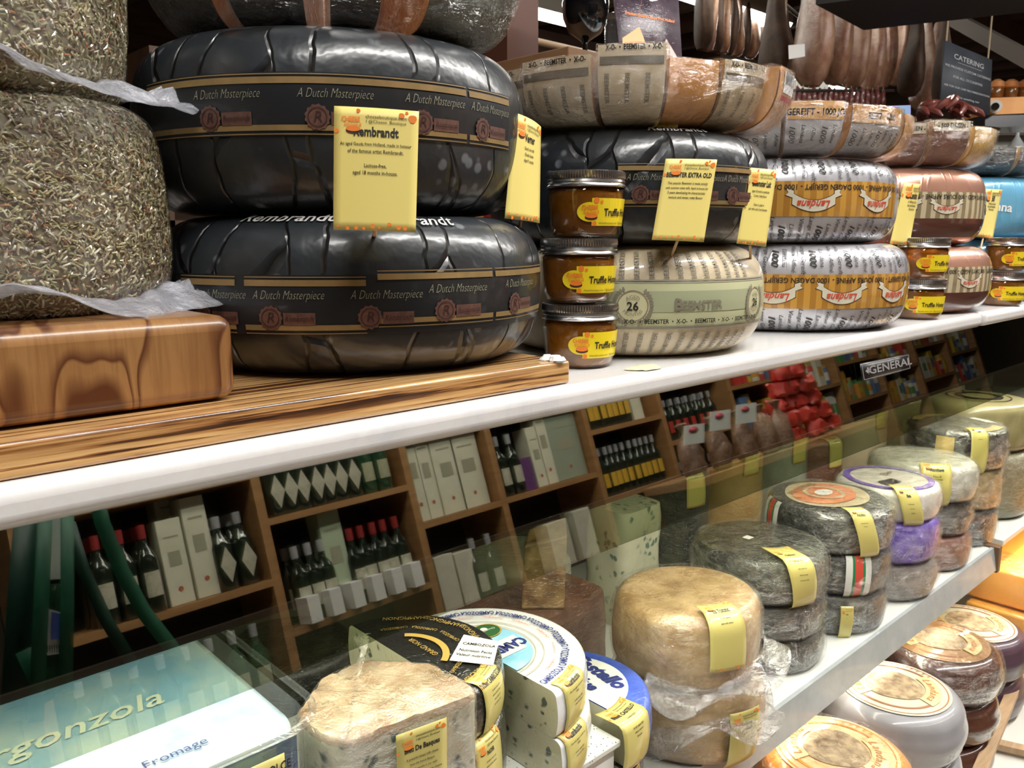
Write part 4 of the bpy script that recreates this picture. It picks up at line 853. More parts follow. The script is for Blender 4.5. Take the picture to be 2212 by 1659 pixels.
def camtop(d, sp, R, H):
    for k in range(7):
        a = -1.35+k*.45; r_ = R*.80; rot = a+pi/2; d.text('lettering', NAVY, 'CAMBOZOLA', r_*cos(a), r_*sin(a), .0105, off=.0012, rot=a+pi/2, bold=.03, xs=.55)
        a2 = a+.225; d.text('red_lettering', REDI, 'Champignon', R*.70*cos(a2), R*.70*sin(a2), .0045, off=.0012, rot=a2+pi/2)
    d.ring('ring_print', GRYL, 0, 0, R*.60, R*.61, .0010, 40, HA, HB_); d.ring('ring_print', GRYL, 0, 0, R*.52, R*.53, .0010, 40, HA, HB_)
    vs = [(0, 0)]+[(R*.50*cos(HA+pi*k/24), R*.50*sin(HA+pi*k/24)) for k in range(25)]; d.flat('sky_print', SKY, vs, [(0, 1+k, 2+k) for k in range(24)], .0008)
    d.poly('white_print_band', WHS, [(.002, -.026), (.038, -.026), (.046, .002), (.002, .002)], .0012); d.text('lettering', NAVY, 'CAMBO', .022, -.012, .019, off=.0016, rot=pi, bold=.04, xs=.75)
    d.blob('medal_print', GRM, .030, .026, .016, .0014, n=30, ry=.014); d.ring('medal_ring', GDI, .030, .026, .0150, .0165, .0018, 30, ysc=.88); d.text('medal_lettering', WHS, 'Champignon', .030, .026, .0045, off=.0018, rot=pi); d.blob('medal_mark', WHS, .030, .0295, .004, .0018)
def cam_side(t, c, R, H):
    pass
gc_ = 'white printed half rounds of blue-veined cheese'
WC = (.488, .566)
lines_c = ['One of the nights in the blue box', 'family.', '', 'A mild creamy triple', 'cream blue cheese']
for k, zt in enumerate((.9225, .8765)):
    drum(('white half round ringed with navy lettering, cut face blue-veined, upper one', 'lower white half round with a cut blue-veined face, on the speckled riser')[k], (WC[0]+.0*k, WC[1]-.006*k), zt, .0455, .102, WRP, .007, 0, gc_, 51+k, camtop if k == 0 else None, None, amp=.0008, t0=HA, t1=HB_, cut=BLUE, stickers=[(1256 if k == 0 else 1262, .040, .040, .058, 'Cambozola', lines_c)], name='half_round_cheese')
    if k == 1: break
def blktop(d, sp, R, H):
    for k in range(5):
        a = -1.3+k*.55; d.text('gold_lettering', GDI, 'CHAMPIGNON', R*.82*cos(a), R*.82*sin(a), .009, off=.0012, rot=a+pi/2, xs=.75)
        d.text('gold_lettering', GDI, 'CAMBOZOLA', R*.60*cos(a+.2), R*.60*sin(a+.2), .006, off=.0012, rot=a+.2+pi/2, xs=.7)
    d.ring('gold_ring', GDI, 0, 0, R*.40, R*.47, .0010, 30, -1.0, .9); d.text('gold_lettering', GDI, 'GRAND NOIR', R*.26, 0, .008, off=.0012, rot=pi/2, xs=.8)
    ps = [(.046, -.068), (.078, -.040), (.063, -.008), (.024, -.036)]; d.poly('nutrition_sticker', WHT, ps, .0016)
    rt = -.97
    for st, k_ in (('CAMBOZOLA', .009), ('Nutrition Facts', -.003), ('Valeur nutritive', -.011)): d.text('nutrition_lettering', INK, st, .0528+.82*k_, -.038+.57*k_, .0062, off=.002, rot=rt, bold=.02, xs=.8)
BC = (.392, .560)
drum('black foil half round with gold lettering and a white nutrition sticker', BC, .955, .045, .088, BKG, .007, 0, None, 55, blktop, None, amp=.0008, t0=HA, t1=HB_, cut=BLUE, name='half_round_cheese', stickers=[(1062, .050, .036, .07, 'NOIR CAMBOZOLA', ['A triple cream soft', 'ripened blue cheese', 'with a dark rind', 'and delicate veins'])])
drum('lower black foil half round between the bleu block and the white half rounds', (BC[0], BC[1]-.003), .9085, .0775, .088, BKG, .007, 0, None, 56, None, None, amp=.0008, t0=HA, t1=HB_, cut=BLUE, name='half_round_cheese', stickers=[(1050, .060, .036, .07, 'NOIR', ['A triple cream soft', 'ripened blue cheese'])])
CB = mat('royal_blue_print', (.03, .07, .42), .35, (.08, .16, .60), 20, wrap=.5, haze=.1)
def casttop(d, sp, R, H):
    vs = [(0, 0)]+[(R*.78*cos(HA+pi*k/24), R*.70*sin(HA+pi*k/24)) for k in range(25)]; d.flat('white_centre_print', WHS, vs, [(0, 1+k, 2+k) for k in range(24)], .0008)
    d.text('lettering', NAVY, 'Castello', .050, .0, .026, off=.0012, rot=-pi/2-.15, bold=.05, xs=.95, shear=.2); d.text('lettering', NAVY, 'Blue', .022, -.006, .020, off=.0012, rot=-pi/2-.15, bold=.05, shear=.2)
CT = (.602, .558)
drum('half round with a royal blue printed top and yellow label, right of the white ones', CT, .842, .052, .090, CB, .007, 0, None, 57, casttop, None, amp=.0008, t0=HA, t1=HB_, cut=BLUE, name='half_round_cheese', stickers=[(1405, .046, .046, .082, 'BLUE CASTELLO', ['DANISH BLUE', '', 'A rich creamy blue', 'cheese made in', 'Denmark'])])
drum('blue and dark foil half round under the royal blue one', (CT[0]-.004, CT[1]+.004), .789, .068, .088, BKG, .007, 0, None, 58, None, None, amp=.0008, t0=HA, t1=HB_, cut=BLUE, name='half_round_cheese', stickers=[(1395, .05, .03, .05, 'BLUE', ['blue cheese'])])
# --- the bleu block
RND = mat('beige_pitted_rind', (.30, .18, .09), .5, (.52, .42, .29), 34, bump=.6, bscale=60, bdist=.004, wrap=.5, haze=.25)
def bleu(label, z0, z1, dx=0, lab=True):
    pts = [(.262+dx, .474), (.270+dx, .460), (.279+dx, .456), (.372+dx, .441), (.3765+dx, .444), (.380+dx, .452), (.378, .500), (.340, .545), (.300, .540), (.262, .510)]
    t = thing('blue_cheese_block', label, 'blue cheese', (.32, .49, z0)); b = MB(); b.prism([(x-.32, y-.49) for x, y in pts], 0, z1-z0-.0005); b.build('cheese', BLUEG, t, bevel=.003)
    n = len(pts); b = MB(); ctr = Vector((.32, .495, 0))
    b.lathe([(1, -.004), (1.012, .0), (.985, .0028), (.5, .0035), (0, .0038)], 60, dis=lambda p, tt, k: p)
    vs = []
    for v in b.v:
        r = math.hypot(v.x, v.y); a = atan2(v.y, v.x); d = Vector((cos(a), sin(a)))
        # distance from centre to the polygon edge
        best = .1
        for i in range(n):
            x0, y0 = pts[i][0]-ctr.x, pts[i][1]-ctr.y; x1, y1 = pts[(i+1) % n][0]-ctr.x, pts[(i+1) % n][1]-ctr.y
            den = d.x*(y1-y0)-d.y*(x1-x0)
            if abs(den) < 1e-9: continue
            s = (x0*(y1-y0)-y0*(x1-x0))/den; u = (x0*d.y-y0*d.x)/den
            if s > 0 and -1e-6 <= u <= 1+1e-6: best = min(best, s) if best != .1 else s
        q = Vector((d.x*best*r+ctr.x-.32, d.y*best*r+ctr.y-.49, z1-z0+v.z+.0025*mnoise.noise(Vector((v.x*6, v.y*6, 3))))); vs.append(q)
    b.v = vs; b.build('rind', RND, t, ang=60)
    fp = MB(); fp.prism([((x-ctr.x)*1.02+ctr.x-.32, (y-ctr.y)*1.02+ctr.y-.49) for x, y in pts], -.0, z1-z0+.005); fp.build('cling_film', FILM2, t, bevel=.004)
    if lab:
        A, B = Vector((.306, .4505, 0)), Vector((.346, .444, 0)); dr = (B-A).normalized(); nn = Vector((dr.y, -dr.x, 0)); w, h = .041, .075; zb = z1-h-.004
        f = lambda u, v, off: A+dr*u+nn*(off+.0035)+Vector((-.32, -.49, zb-z0+v+.0))
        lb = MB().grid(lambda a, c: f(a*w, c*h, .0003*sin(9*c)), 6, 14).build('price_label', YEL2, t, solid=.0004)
        d = Deco(f); print_label(d, w, h, 'Bleu De Basques', ['A powerful sheeps milk cheese', 'from the french Basque.', 'Aged 12 months in our vault.', 'Perhaps one of our strongest cheeses'], .052); d.build(lb)
        p = PZ(770, 1475, z1); q = PZ(785, 1405, z1+.02); e = PZ(748, 1600, z1+.004)
        MB().tube([e, PZ(758, 1550, z1+.004), p+Vector((0, 0, .002)), q, q+Vector((.002, .006, .010))], [.0005, .0012, .0022, .0035, .008], 9).build('film_twist', FILM2, t, world=True)
    return t
bleu('wrapped half drum of blue-veined cheese with beige rind and a yellow label', .888, .975)
bleu('lower blue-veined block under the labelled one, on the speckled riser', .831, .886, .004, False)
# --- plastic tub
tb = thing('plastic_tub', 'clear plastic tub holding a light blue printed pack, at the front left of the case', 'tub', (.02, .6, .894))
def rrect(x0, y0, x1, y1, r, n=6):
    o_ = []
    for cx_, cy_, a0 in ((x1-r, y1-r, 0), (x0+r, y1-r, pi/2), (x0+r, y0+r, pi), (x1-r, y0+r, 3*pi/2)): o_ += [(cx_+r*cos(a0+pi/2*k/n), cy_+r*sin(a0+pi/2*k/n)) for k in range(n+1)]
    return o_
PL3 = plastic('tub_plastic', .05, .40, 8, .04, (1, 1, 1), .3, (.8, .85, .9), bmp=.05)
rw = [(x-.02, y-.6) for x, y in rrect(-.24, .470, .258, .77, .03)]; nr_ = len(rw)
MB().add([(x, y, 0) for x, y in rw]+[(x, y, .1) for x, y in rw], [(i, (i+1) % nr_, nr_+(i+1) % nr_, nr_+i) for i in range(nr_)]).build('tub_body', PL3, tb)
b = MB(); rim = rrect(-.245, .463, .264, .775, .034); b.tube([(x-.02, y-.6, .1035) for x, y in rim+rim[:1]], .0028, 8, cap=False); b.build('tub_rim', PL3, tb)
rw = [(x-.02, y-.6, .1035) for x, y in rrect(-.236, .472, .255, .766, .032)]; MB().add(rw, [tuple(range(len(rw)))]).build('tub_lid', PL3, tb, smooth=False)
SKP = mat('light_blue_pack_print', (.22, .42, .68), .35, (.60, .66, .68), 7, coat=.9, lo=.42, hi=.66); DKB = mat('dark_blue_foil_print', (.02, .06, .16), .35, (.05, .16, .30), 40, wrap=.4, haze=.2)
pk2 = thing('printed_cheese_pack', 'light blue printed gorgonzola pack inside the clear plastic tub', 'cheese pack', (.02, .6, .897))
b = MB(); b.prism([(x-.02, y-.6) for x, y in rrect(-.22, .480, .250, .755, .02)], .0, .092); b.build('pack_top', SKP, pk2, bevel=.006)
f = lambda u, v, off: Vector((u-.02, -.121-off, v))
b = MB().grid(lambda a, c: f(.10+.145*a, .005+.082*c, .0012), 8, 4); b.build('foil_front', DKB, pk2)
d = Deco(lambda u, v, off: Vector((u-.02, v-.6, .0925+off))); d.text('lettering', WHS, 'gorgonzola', .12, .58, .032, off=.0006, shear=.3, bold=.01); d.text('lettering', NAVY, 'Cheese - Fromage', .15, .505, .012); d.text('lettering', REDI, 'IGOR', -.02, .52, .02, bold=.04)
d.build(pk2)
d = Deco(f)
for k, (u, v) in enumerate(((.165, .070), (.215, .070), (.19, .045), (.235, .048))): d.ring('oval_print', WHS, u, v, .009, .0098, .0018, 24, ysc=.6); d.text('foil_lettering', REDI, 'IGOR', u, v, .007, off=.0018, bold=.05); d.text('foil_lettering', SKY, 'DOLCE', u, v-.011, .005, off=.0018)
d.build(pk2)
A = PY(405, 1630, .4665); w, h = .062, .05
f2 = lambda u, v, off: Vector((A.x+u-.02, .4665-off-.6-.0012, 0))+Vector((0, 0, 1))*(v+.040)
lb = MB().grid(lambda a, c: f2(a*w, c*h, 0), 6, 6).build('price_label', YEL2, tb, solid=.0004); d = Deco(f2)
d.text('lettering', INK, 'GORGONZOLA DOLCE', w*.52, h*.83, .0088, bold=.02, xs=.72); d.text('lettering', INK, 'CREAMY ITALIAN CHEESE', w*.6, h*.58, .0048, xs=.9); d.text('lettering', INK, 'WITH BLUE VEINS', w*.66, h*.46, .0048, xs=.9); logo(d, w*.12, h*.5, w*.18); d.build(lb)
tb2 = thing('plastic_tub', 'hidden lower tub carrying the clear tub with the blue pack', 'tub', (.02, .6, .7205)); MB().prism([(x-.02, y-.6) for x, y in rrect(-.24, .475, .196, .73, .03)], 0, .172).build('tub_body', mat('lower_tub_blue', (.30, .42, .52), .3, coat=.6), tb2)
# --- behind: packs, wedge, blue drum, row at the back
pkm = mat('dark_red_brown_pack', (.09, .035, .02), .35, (.18, .08, .05), 20, wrap=1, haze=.25)
def blockb(name, label, cat, lo, hi, m, film=None, bev=.006, group=None, taper=None, amp=.004):
    c = Vector(((lo[0]+hi[0])/2, (lo[1]+hi[1])/2, lo[2])); t = thing(name, label, cat, c, 0, group); b = MB(); n = 8
    sx, sy, sz = (hi[0]-lo[0])/2, (hi[1]-lo[1])/2, hi[2]-lo[2]
    bb = MB(); bb.lathe([(0, 0)]+[(1*(1 if k < n else .97), k/n) for k in range(n+1)]+[(0, 1)], 40); vs = []
    for v in bb.v:
        a = atan2(v.y, v.x); r = math.hypot(v.x, v.y); q = (abs(cos(a))**6+abs(sin(a))**6)**(-1/6); p = Vector((v.x*q*sx, v.y*q*sy, v.z*sz))
        p += Vector((mnoise.noise(p*25+c*9), mnoise.noise(p*25+c*5), 0))*amp*(1 if 0 < v.z < 1 else .5); vs.append(p)
    bb.v = vs; bb.build('body', m, t, ang=50)
    return t
blockb('wrapped_pack', 'dark red-brown wrapped pack lying behind the blue-topped half round', 'cheese pack', (.62, .690, .7205), (.84, .80, .838), pkm)
wd = thing('cheese_wedge', 'upright brown-rinded wedge with a pale cut face standing on the dark pack', 'cheese wedge', (.735, .722, .8385))
wv = [(-.032, .012, 0), (.010, -.026, 0), (.032, .004, 0), (-.006, .028, 0), (-.030, .010, .088), (.016, -.024, .100), (.046, .008, .112), (.002, .030, .104)]
MB().add(wv, [(0, 3, 2, 1), (4, 5, 6, 7), (0, 1, 5, 4), (2, 3, 7, 6), (3, 0, 4, 7)]).build('rind', mat('brown_mottled_rind', (.14, .075, .03), .5, (.42, .27, .12), 30, wrap=.6, haze=.2), wd, bevel=.003, smooth=False); MB().add(wv, [(1, 2, 6, 5)]).build('cut_face', mat('pale_cut_paste', (.55, .46, .25), .5, (.66, .58, .36), 30, wrap=.5, haze=.2), wd, smooth=False)
blockb('blue_cheese_block', 'tall pale block with blue-green spots standing behind the tan wheel', 'blue cheese', (.94, .755, .7205), (1.04, .84, .905), blue_mat('roquefort_paste', (.60, .60, .44), (.72, .72, .58), (.16, .24, .20), 70, .34))
rr_ = random.Random(4); bm = [PALE, BKM, mat('amber_wrapped', (.35, .2, .05), .4, (.5, .33, .12), 14, wrap=.8), mat('grey_green_wrapped', (.20, .22, .18), .4, (.34, .36, .3), 14, wrap=.8), RBR, CRM, OL]
bn = ['pale', 'mottled green', 'amber', 'grey-green', 'brown', 'cream', 'olive']; wh_ = ['behind the dark pack', 'behind the mottled stack', 'behind the flag-striped stack', 'behind the purple foil stack', 'behind the broad pale wheel', 'behind the gold foil stack', 'far behind on the further shelf', 'at the far end of the further shelf', 'behind the clear tub']
for k, (x, h) in enumerate(((.80, .13), (1.16, .20), (1.34, .22), (1.52, .21), (1.68, .17), (1.90, .22), (2.12, .2), (2.4, .22), (.42, .12))):
    drum('%s wrapped round in the back row, %s' % (bn[k % 7], wh_[k]), (x+.02, .86), .7205+h, h-.0005, .078, bm[k % 7], .014, 0, None, 60+k, amp=.004, stickers=[(-1.75, .045, .042, .08, 'Cheese', ['aged cheese', 'with rind'])] if k in (1, 2, 3, 4, 5) else ())
# ------------------------------------------------------------------ lower deck
def land_top(cr, bn_, tx):
    def fn(d, sp, R, H):
        d.blob('top_print', cr, 0, 0, R*.80, .0006, n=60, ry=R*.80); d.ring('top_print_ring', bn_, 0, 0, R*.60, R*.64, .0010, 60); d.ring('top_print_ring', bn_, 0, 0, R*.74, R*.76, .0010, 60)
        d.blob('top_print_picture', mat('muted_picture_print', (.20, .13, .07), .5, (.50, .38, .22), 70), 0, 0, R*.42, .0010, n=40, wob=.05)
        for s in (1, -1):
            a0 = 2.0 if s > 0 else -1.1
            d.ring('ribbon', RIB2, 0, 0, R*.44, R*.66, .0016, 20, a0-.75, a0+.75)
            for i, ch in enumerate('Landana'): a = a0+(.55-i*.18)*1; d.text('ribbon_lettering', REDI2, ch, R*.55*cos(a), R*.55*sin(a), R*.17, off=.0022, rot=a-pi/2, shear=.2)
        for i, ch in enumerate(tx): a = -.1+.55-i*.14; d.text('lettering', bn_, ch, R*.70*cos(a), R*.70*sin(a), R*.10, off=.0016, rot=a-pi/2)
    return fn
RIB2 = mat('tan_ribbon_print', (.60, .50, .24), .4, coat=.5); REDI2 = mat('orange_red_ink', (.50, .16, .04), .45); BRI = mat('brown_ring_print', (.30, .12, .05), .45)
GRW = mat('grey_wax', (.23, .23, .245), .4, (.31, .31, .33), 8, coat=.5); BRW = mat('brown_wax', (.06, .022, .014), .25, (.10, .04, .025), 8, coat=1); PRW = mat('plum_wax', (.05, .025, .04), .35, (.09, .05, .07), 8, coat=.5); TPR = mat('cream_top_print', (.52, .47, .33), .4, (.62, .57, .42), 30, coat=.4); BPR = mat('amber_top_print', (.30, .15, .04), .3, (.44, .25, .08), 30, coat=1); ORW = mat('orange_wax', (.78, .28, .04), .35, (.85, .36, .07), 10, coat=.8); OPR = mat('orange_top_print', (.75, .42, .16), .35, (.82, .58, .30), 30, coat=.8)
def side_label(txt, px, c):
    def fn(d, sp, R, H):
        s = sp(thpx(c, R, px)); dd = Deco(s); dd.rect('side_ribbon', RIB2, -.026, -.050, .026, -.034, .0006); dd.text('ribbon_lettering', REDI2, txt, 0, -.042, .014, off=.0012, shear=.25)
        for k, b in dd.mb.items(): d.mb.setdefault(k, MB()).add(b.v, b.f)
    return fn
def both(*fs):
    def fn(d, sp, R, H):
        for f_ in fs: f_(d, sp, R, H)
    return fn
def lstack(c, zt, R, Hs, m, top, side, nm, grp, seed, film=None, amp=.001):
    z = zt
    for k, H in enumerate(Hs):
        w = ('topmost of its stack', 'second of its stack', 'at the foot of its stack')[k if len(Hs) > 2 or k == 0 else 2]
        drum('%s, %s' % (nm, w), (c[0]+(0, .005, -.003)[k], c[1]), z, H-.0008, R, m, .024, .003, grp, seed+k, both(top, side) if k == 0 else (side if k == 1 else None), film if k == 0 else None, amp=amp, name='waxed_cheese_round', bulge=.004); z -= H
G1 = (1.205, .445); lstack(G1, .652, .098, (.084, .084, .0835), GRW, land_top(TPR, BRI, 'TRUFFEL'), side_label('Landana', 1990, G1), 'grey waxed round with a cream printed top', 'grey waxed rounds', 80)
G2 = (1.455, .470); lstack(G2, .630, .098, (.077, .077, .0755), BRW, land_top(BPR, BRI, 'CHEESE'), side_label('Landana', 2100, G2), 'brown waxed round with an amber printed top', 'brown waxed rounds', 84, FILM2)
G3 = (1.705, .500); lstack(G3, .568, .104, (.084, .083), PRW, land_top(TPR, BRI, 'PESTO'), side_label('Landana', 2190, G3), 'plum waxed round with a cream printed top', 'plum waxed rounds', 88)
G4 = (.985, .430); lstack(G4, .655, .098, (.085, .085, .0845), ORW, land_top(OPR, ORA, 'PEPPER'), lambda d, sp, R, H: None, 'orange waxed round beside the grey ones', 'orange waxed rounds', 92, FILM2)
G5 = (.81, .335); lstack(G5, .585, .098, (.092, .0925), ORW, land_top(OPR, ORA, 'PEPPER'), lambda d, sp, R, H: None, 'orange waxed round nearest the aisle', 'orange waxed rounds', 96, FILM2)
OB = mat('orange_cheddar', (.85, .36, .05), .4, (.92, .46, .08), 6, coat=.7, sss=.1); OBL = mat('pale_cheddar', (.85, .60, .25), .4, (.9, .68, .34), 6, coat=.7)
for k, (lo, hi, m_, lb) in enumerate((((1.86, .34, .56), (2.5, .56, .635), OB, 'big deep-orange cheddar block on top, far along the lower deck'), ((1.84, .30, .48), (2.45, .55, .555), OB, 'second orange cheddar block under the big one'), ((1.835, .24, .401), (2.3, .50, .475), OBL, 'pale orange cheddar block at the foot of the pile'))):
    t = thing('cheddar_block', lb, 'cheddar block', ((lo[0]+hi[0])/2, (lo[1]+hi[1])/2, lo[2]), 0, 'cheddar blocks piled on the lower deck'); MB().box(lo, hi).build('cheese', m_, t, world=True, bevel=.006, bseg=3)
    MB().box((lo[0]-.001, lo[1]-.001, lo[2]), (lo[0]+.12, hi[1]+.001, hi[2]+.001)).build('film_band', plastic('cheddar_film', .05, .3, 20), t, world=True)
for k, (a, b_, z, lb) in enumerate(((PZ(2225, 1400, .47), PZ(2100, 1700, .47), .47, 'long bare wood rail running toward the aisle on the lower deck'), (PZ(2150, 1600, .42), PZ(2260, 1625, .42), .42, 'short dark-edged wood strip lying at the corner of the lower deck'))):
    d_ = (b_-a).normalized(); n_ = Vector((-d_.y, d_.x, 0))*.010; q = [a-n_, b_-n_, b_+n_, a+n_]
    o = MB().add([p+Vector((0, 0, -.012)) for p in q]+[p for p in q], [(0, 3, 2, 1), (4, 5, 6, 7), (0, 1, 5, 4), (1, 2, 6, 5), (2, 3, 7, 6), (3, 0, 4, 7)]).build('wood_strip', mat('bare_strip_wood', (.34, .22, .12), .5, (.45, .31, .18), 14, (1, 8, 1)), None, bevel=.001); tag(o, lb, 'wood strip')
pf = thing('perforated_tray', 'white perforated tray with round black holes at the corner of the lower deck', 'tray', (1.35, .25, .4005)); MB().box((.9, .12, .4005), (1.85, .33, .408)).build('tray', mat('white_tray', (.70, .71, .66), .35), pf, world=True, bevel=.001)
b = MB()
for i in range(12):
    for j in range(3): cx_, cy_ = 1.2+i*.05+(j % 2)*.025, .15+j*.055; b.add([(cx_+.014*cos(2*pi*k/16), cy_+.014*sin(2*pi*k/16), .4084) for k in range(16)], [tuple(range(16))])
b.build('hole_pattern', mat('hole_black', (.01, .01, .01), .6), pf, world=True, smooth=False)
#==SECTION5==
# ------------------------------------------------------------------ shelving across the aisle (seen by reflection in the fascia)
SY = -2.0; SHW2 = mat('shop_shelf_wood', (.30, .15, .06), .5, (.40, .21, .09), 6, (1, 1, 6)); BK2 = mat('shelf_back_dark', (.022, .017, .022), .6)
ups = [RS(x, y, SY).x for x, y in ((40, 1200), (596, 1240), (905, 1120), (1082, 1050), (1285, 980), (1443, 935))]
ups += [ups[-1]+.72*k for k in (1, 2, 3, 4, 5, 6, 7)]
us = thing('wall_shelving', 'tall brown wooden shelving across the aisle, mirrored in the dark fascia', 'shelving', (2.5, SY-.2, 0))
for x in ups: MB().box((x-.018, SY-.33, 0), (x+.018, SY, 2.2)).build('upright', SHW2, us, world=True, smooth=False)
MB().box((ups[0]-.02, SY-.35, 0), (ups[-1]+.02, SY-.33, 2.2)).build('back_panel', BK2, us, world=True, smooth=False)
bz = [[RS(450, 1292, SY).z], [RS(745, 1080, SY).z, RS(745, 1262, SY).z-.10], [RS(1000, 1105, SY).z], [RS(1190, 1048, SY).z], [RS(1340, 915, SY).z, RS(1380, 1055, SY).z], [RS(1500, 940, SY).z]]
cells = []
for i in range(len(ups)-1):
    zs = bz[i] if i < len(bz) else [1.14, .86] if i % 2 else [.98, 1.28]
    full = sorted(set([round(z, 3) for z in zs]+[min(zs)-.42, max(zs)+.40, max(zs)+.80]))
    for z in full:
        if .05 < z < 2.2: MB().box((ups[i]+.018, SY-.33, z-.026), (ups[i+1]-.018, SY, z)).build('shelf_board', SHW2, us, world=True, smooth=False)
    cells.append((ups[i]+.03, ups[i+1]-.03, zs, full))
GLB = mat('dark_bottle_glass', (.012, .018, .012), .12, coat=1); GLG = mat('green_bottle_glass', (.02, .06, .03), .12, coat=1); CAPR = mat('red_bottle_cap', (.30, .03, .03), .4); CAPK = mat('grey_bottle_cap', (.35, .35, .38), .4); LBW = mat('cream_bottle_label', (.40, .38, .30), .6, (.55, .53, .44), 60); LBY = mat('yellow_bottle_label', (.62, .36, .04), .5, (.70, .42, .05), 60); LBG = mat('olive_paper_label', (.30, .30, .19), .6, (.42, .42, .29), 40)
def mk_bottle(nm, gm, cm, lm, R, H, dia=False):
    t = thing(nm, 'bottle', 'bottle'); pr = [(0, 0), (R*.92, 0), (R, .006), (R, H*.58), (R*.85, H*.66), (R*.36, H*.76), (R*.33, H*.90), (R*.33, H*.97), (0, H*.97)]
    MB().lathe(pr, 20).build('glass_body', gm, t); MB().lathe([(R*.37, H*.84), (R*.39, H*.90), (R*.39, H), (0, H+.001)], 16).build('cap', cm, t)
    if dia: MB().add([(0, R+.003, H*.10), (R*.72, R+.002, H*.34), (0, R+.003, H*.58), (-R*.72, R+.002, H*.34)], [(0, 1, 2, 3), (3, 2, 1, 0)]).build('label', lm, t, smooth=False)
    else: MB().lathe([(R+.0008, H*.18), (R+.0008, H*.46)], 10, .85, 2.3).build('label', lm, t)
    return t
protos = {'wine': mk_bottle('wine_bottle', GLB, CAPR, LBW, .037, .30), 'dark': mk_bottle('wine_bottle', GLB, CAPK, LBW, .037, .29), 'dia': mk_bottle('wine_bottle', GLB, CAPK, LBW, .040, .27, True), 'oil': mk_bottle('oil_bottle', GLB, CAPK, LBY, .030, .26), 'red': mk_bottle('sauce_bottle', GLB, CAPK, mat('red_bottle_label', (.45, .04, .03), .5), .030, .24), 'green': mk_bottle('green_bottle', GLG, CAPK, LBG, .038, .28)}
used = set()
def put(kind, x, y, z, label, group):
    p = protos[kind]
    if kind not in used: used.add(kind); p.location = (x, y, z+.0005); p['label'] = label; o = p
    else: o = dup(p, (x, y, z+.0005), 0, label)
    o['group'] = group; return o
rb = random.Random(21)
def brow(i, z, kind, n, label, group, x0=0, x1=1, rows=1):
    a, b_, zs, full = cells[i]; w = b_-a
    for r in range(rows):
        for k in range(n): put(kind, a+.03+(w-.06)*(x0+(x1-x0)*(k+.5)/n), SY-.06-.085*r+rb.uniform(-.006, .006), z, label, group)
CARTM = mat('white_carton', (.62, .60, .48), .6, (.68, .66, .55), 30)
def carton(x, z, w, h, label, marks=True, m=None, dy=0, name='wine_carton', cat='carton', grp=None):
    t = thing(name, label, cat, (x, SY-.10+dy, z+.0005), 0, grp); MB().box((-w/2, -.05, 0), (w/2, .05, h)).build('box', m or CARTM, t, bevel=.002)
    d = Deco(lambda u, v, off: Vector((-u, .0505+off, v)))
    if marks:
        d.blob('printed_mark', mat('faded_red_print', (.40, .08, .05), .6), 0, h*.18, .009); d.rect('printed_mark_grey', GRYL, -w*.25, h*.45, w*.25, h*.62, .0006, 1, 1); d.rect('printed_mark_grey', GRYL, -w*.3, h*.78, w*.3, h*.80, .0006, 1, 1)
    d.build(t); return t
z0 = bz[0][0]; gA = 'wine bottles in the first bay of the mirrored shelving'
brow(0, z0, 'wine', 3, 'dark wine bottle with red cap and cream label in the first mirrored bay', gA, .20, .53, 3); brow(0, z0, 'dia', 2, 'dark bottle with a diamond-shaped cream label in the first mirrored bay', 'diamond-labelled bottles in the first bay', .80, 1.04, 3)
brow(0, z0-.42, 'green', 8, 'green bottle on the lower board of the first mirrored bay', 'green bottles in the first bay', 0, 1, 1)
for k, (u, h) in enumerate(((.60, .30), (.73, .36), (.665, .44))): carton(cells[0][0]+(cells[0][1]-cells[0][0])*u, z0, .085, h, ('tall cream wine carton in the first mirrored bay, left of the tallest', 'tall cream wine carton beside the diamond-labelled bottles', 'tallest grey-marked wine carton standing behind two others')[k], dy=(0, 0, -.11)[k])
z1 = bz[1][0]; z1b = bz[1][1]
brow(1, z1, 'dia', 7, 'bottle with a pointed cream label on the upper board of the second mirrored bay', 'point-labelled bottles in the second bay', 0, .72, 1); brow(1, z1, 'green', 2, 'dim green bottle at the end of the second mirrored bay', 'dim bottles of the second bay', .75, 1)
brow(1, z1b, 'dark', 3, 'dark bottle at the left of the second mirrored bay, lower board', 'dark bottles of the second bay', .05, .36, 2); brow(1, z1b, 'wine', 5, 'dark bottle with red cap at the right of the second mirrored bay', 'red-capped bottles of the second bay', .50, 1.0, 2)
for k in range(6):
    u = .12+k*.155; carton(cells[1][0]+(cells[1][1]-cells[1][0])*u, z1b, .05, .10, 'small white price tag box standing before the bottles of the second mirrored bay', False, WHT, .09, 'tag_box', 'tag box', 'small white boxes before the bottles')
carton(cells[1][0]+(cells[1][1]-cells[1][0])*.42, z1b, .095, .40, 'tall pale green wine carton alone in the second mirrored bay', m=mat('pale_green_carton', (.42, .50, .36), .6))
z2 = bz[2][0]
for k, u in enumerate((.08, .24, .50, .80)): carton(cells[2][0]+(cells[2][1]-cells[2][0])*u, z2, (.075, .075, .13, .15)[k], (.42, .40, .37, .36)[k], ('narrow cream carton at the left end of the third mirrored bay', 'narrow cream carton, second from the left of the third bay', 'broad cream carton in the middle of the third mirrored bay', 'broadest cream carton at the right of the third mirrored bay')[k])
carton(cells[2][0]+.08, z2-.42, .10, .26, 'cream carton on the lower board of the third mirrored bay', False); carton(cells[2][0]+.19, z2-.42, .10, .25, 'second cream carton on the lower board of the third bay', False); brow(2, z2-.42, 'dark', 2, 'dark bottle on the lower board of the third mirrored bay', 'dark bottles of the third bay', .5, 1)
z3 = bz[3][0]; c3w = cells[3][1]-cells[3][0]
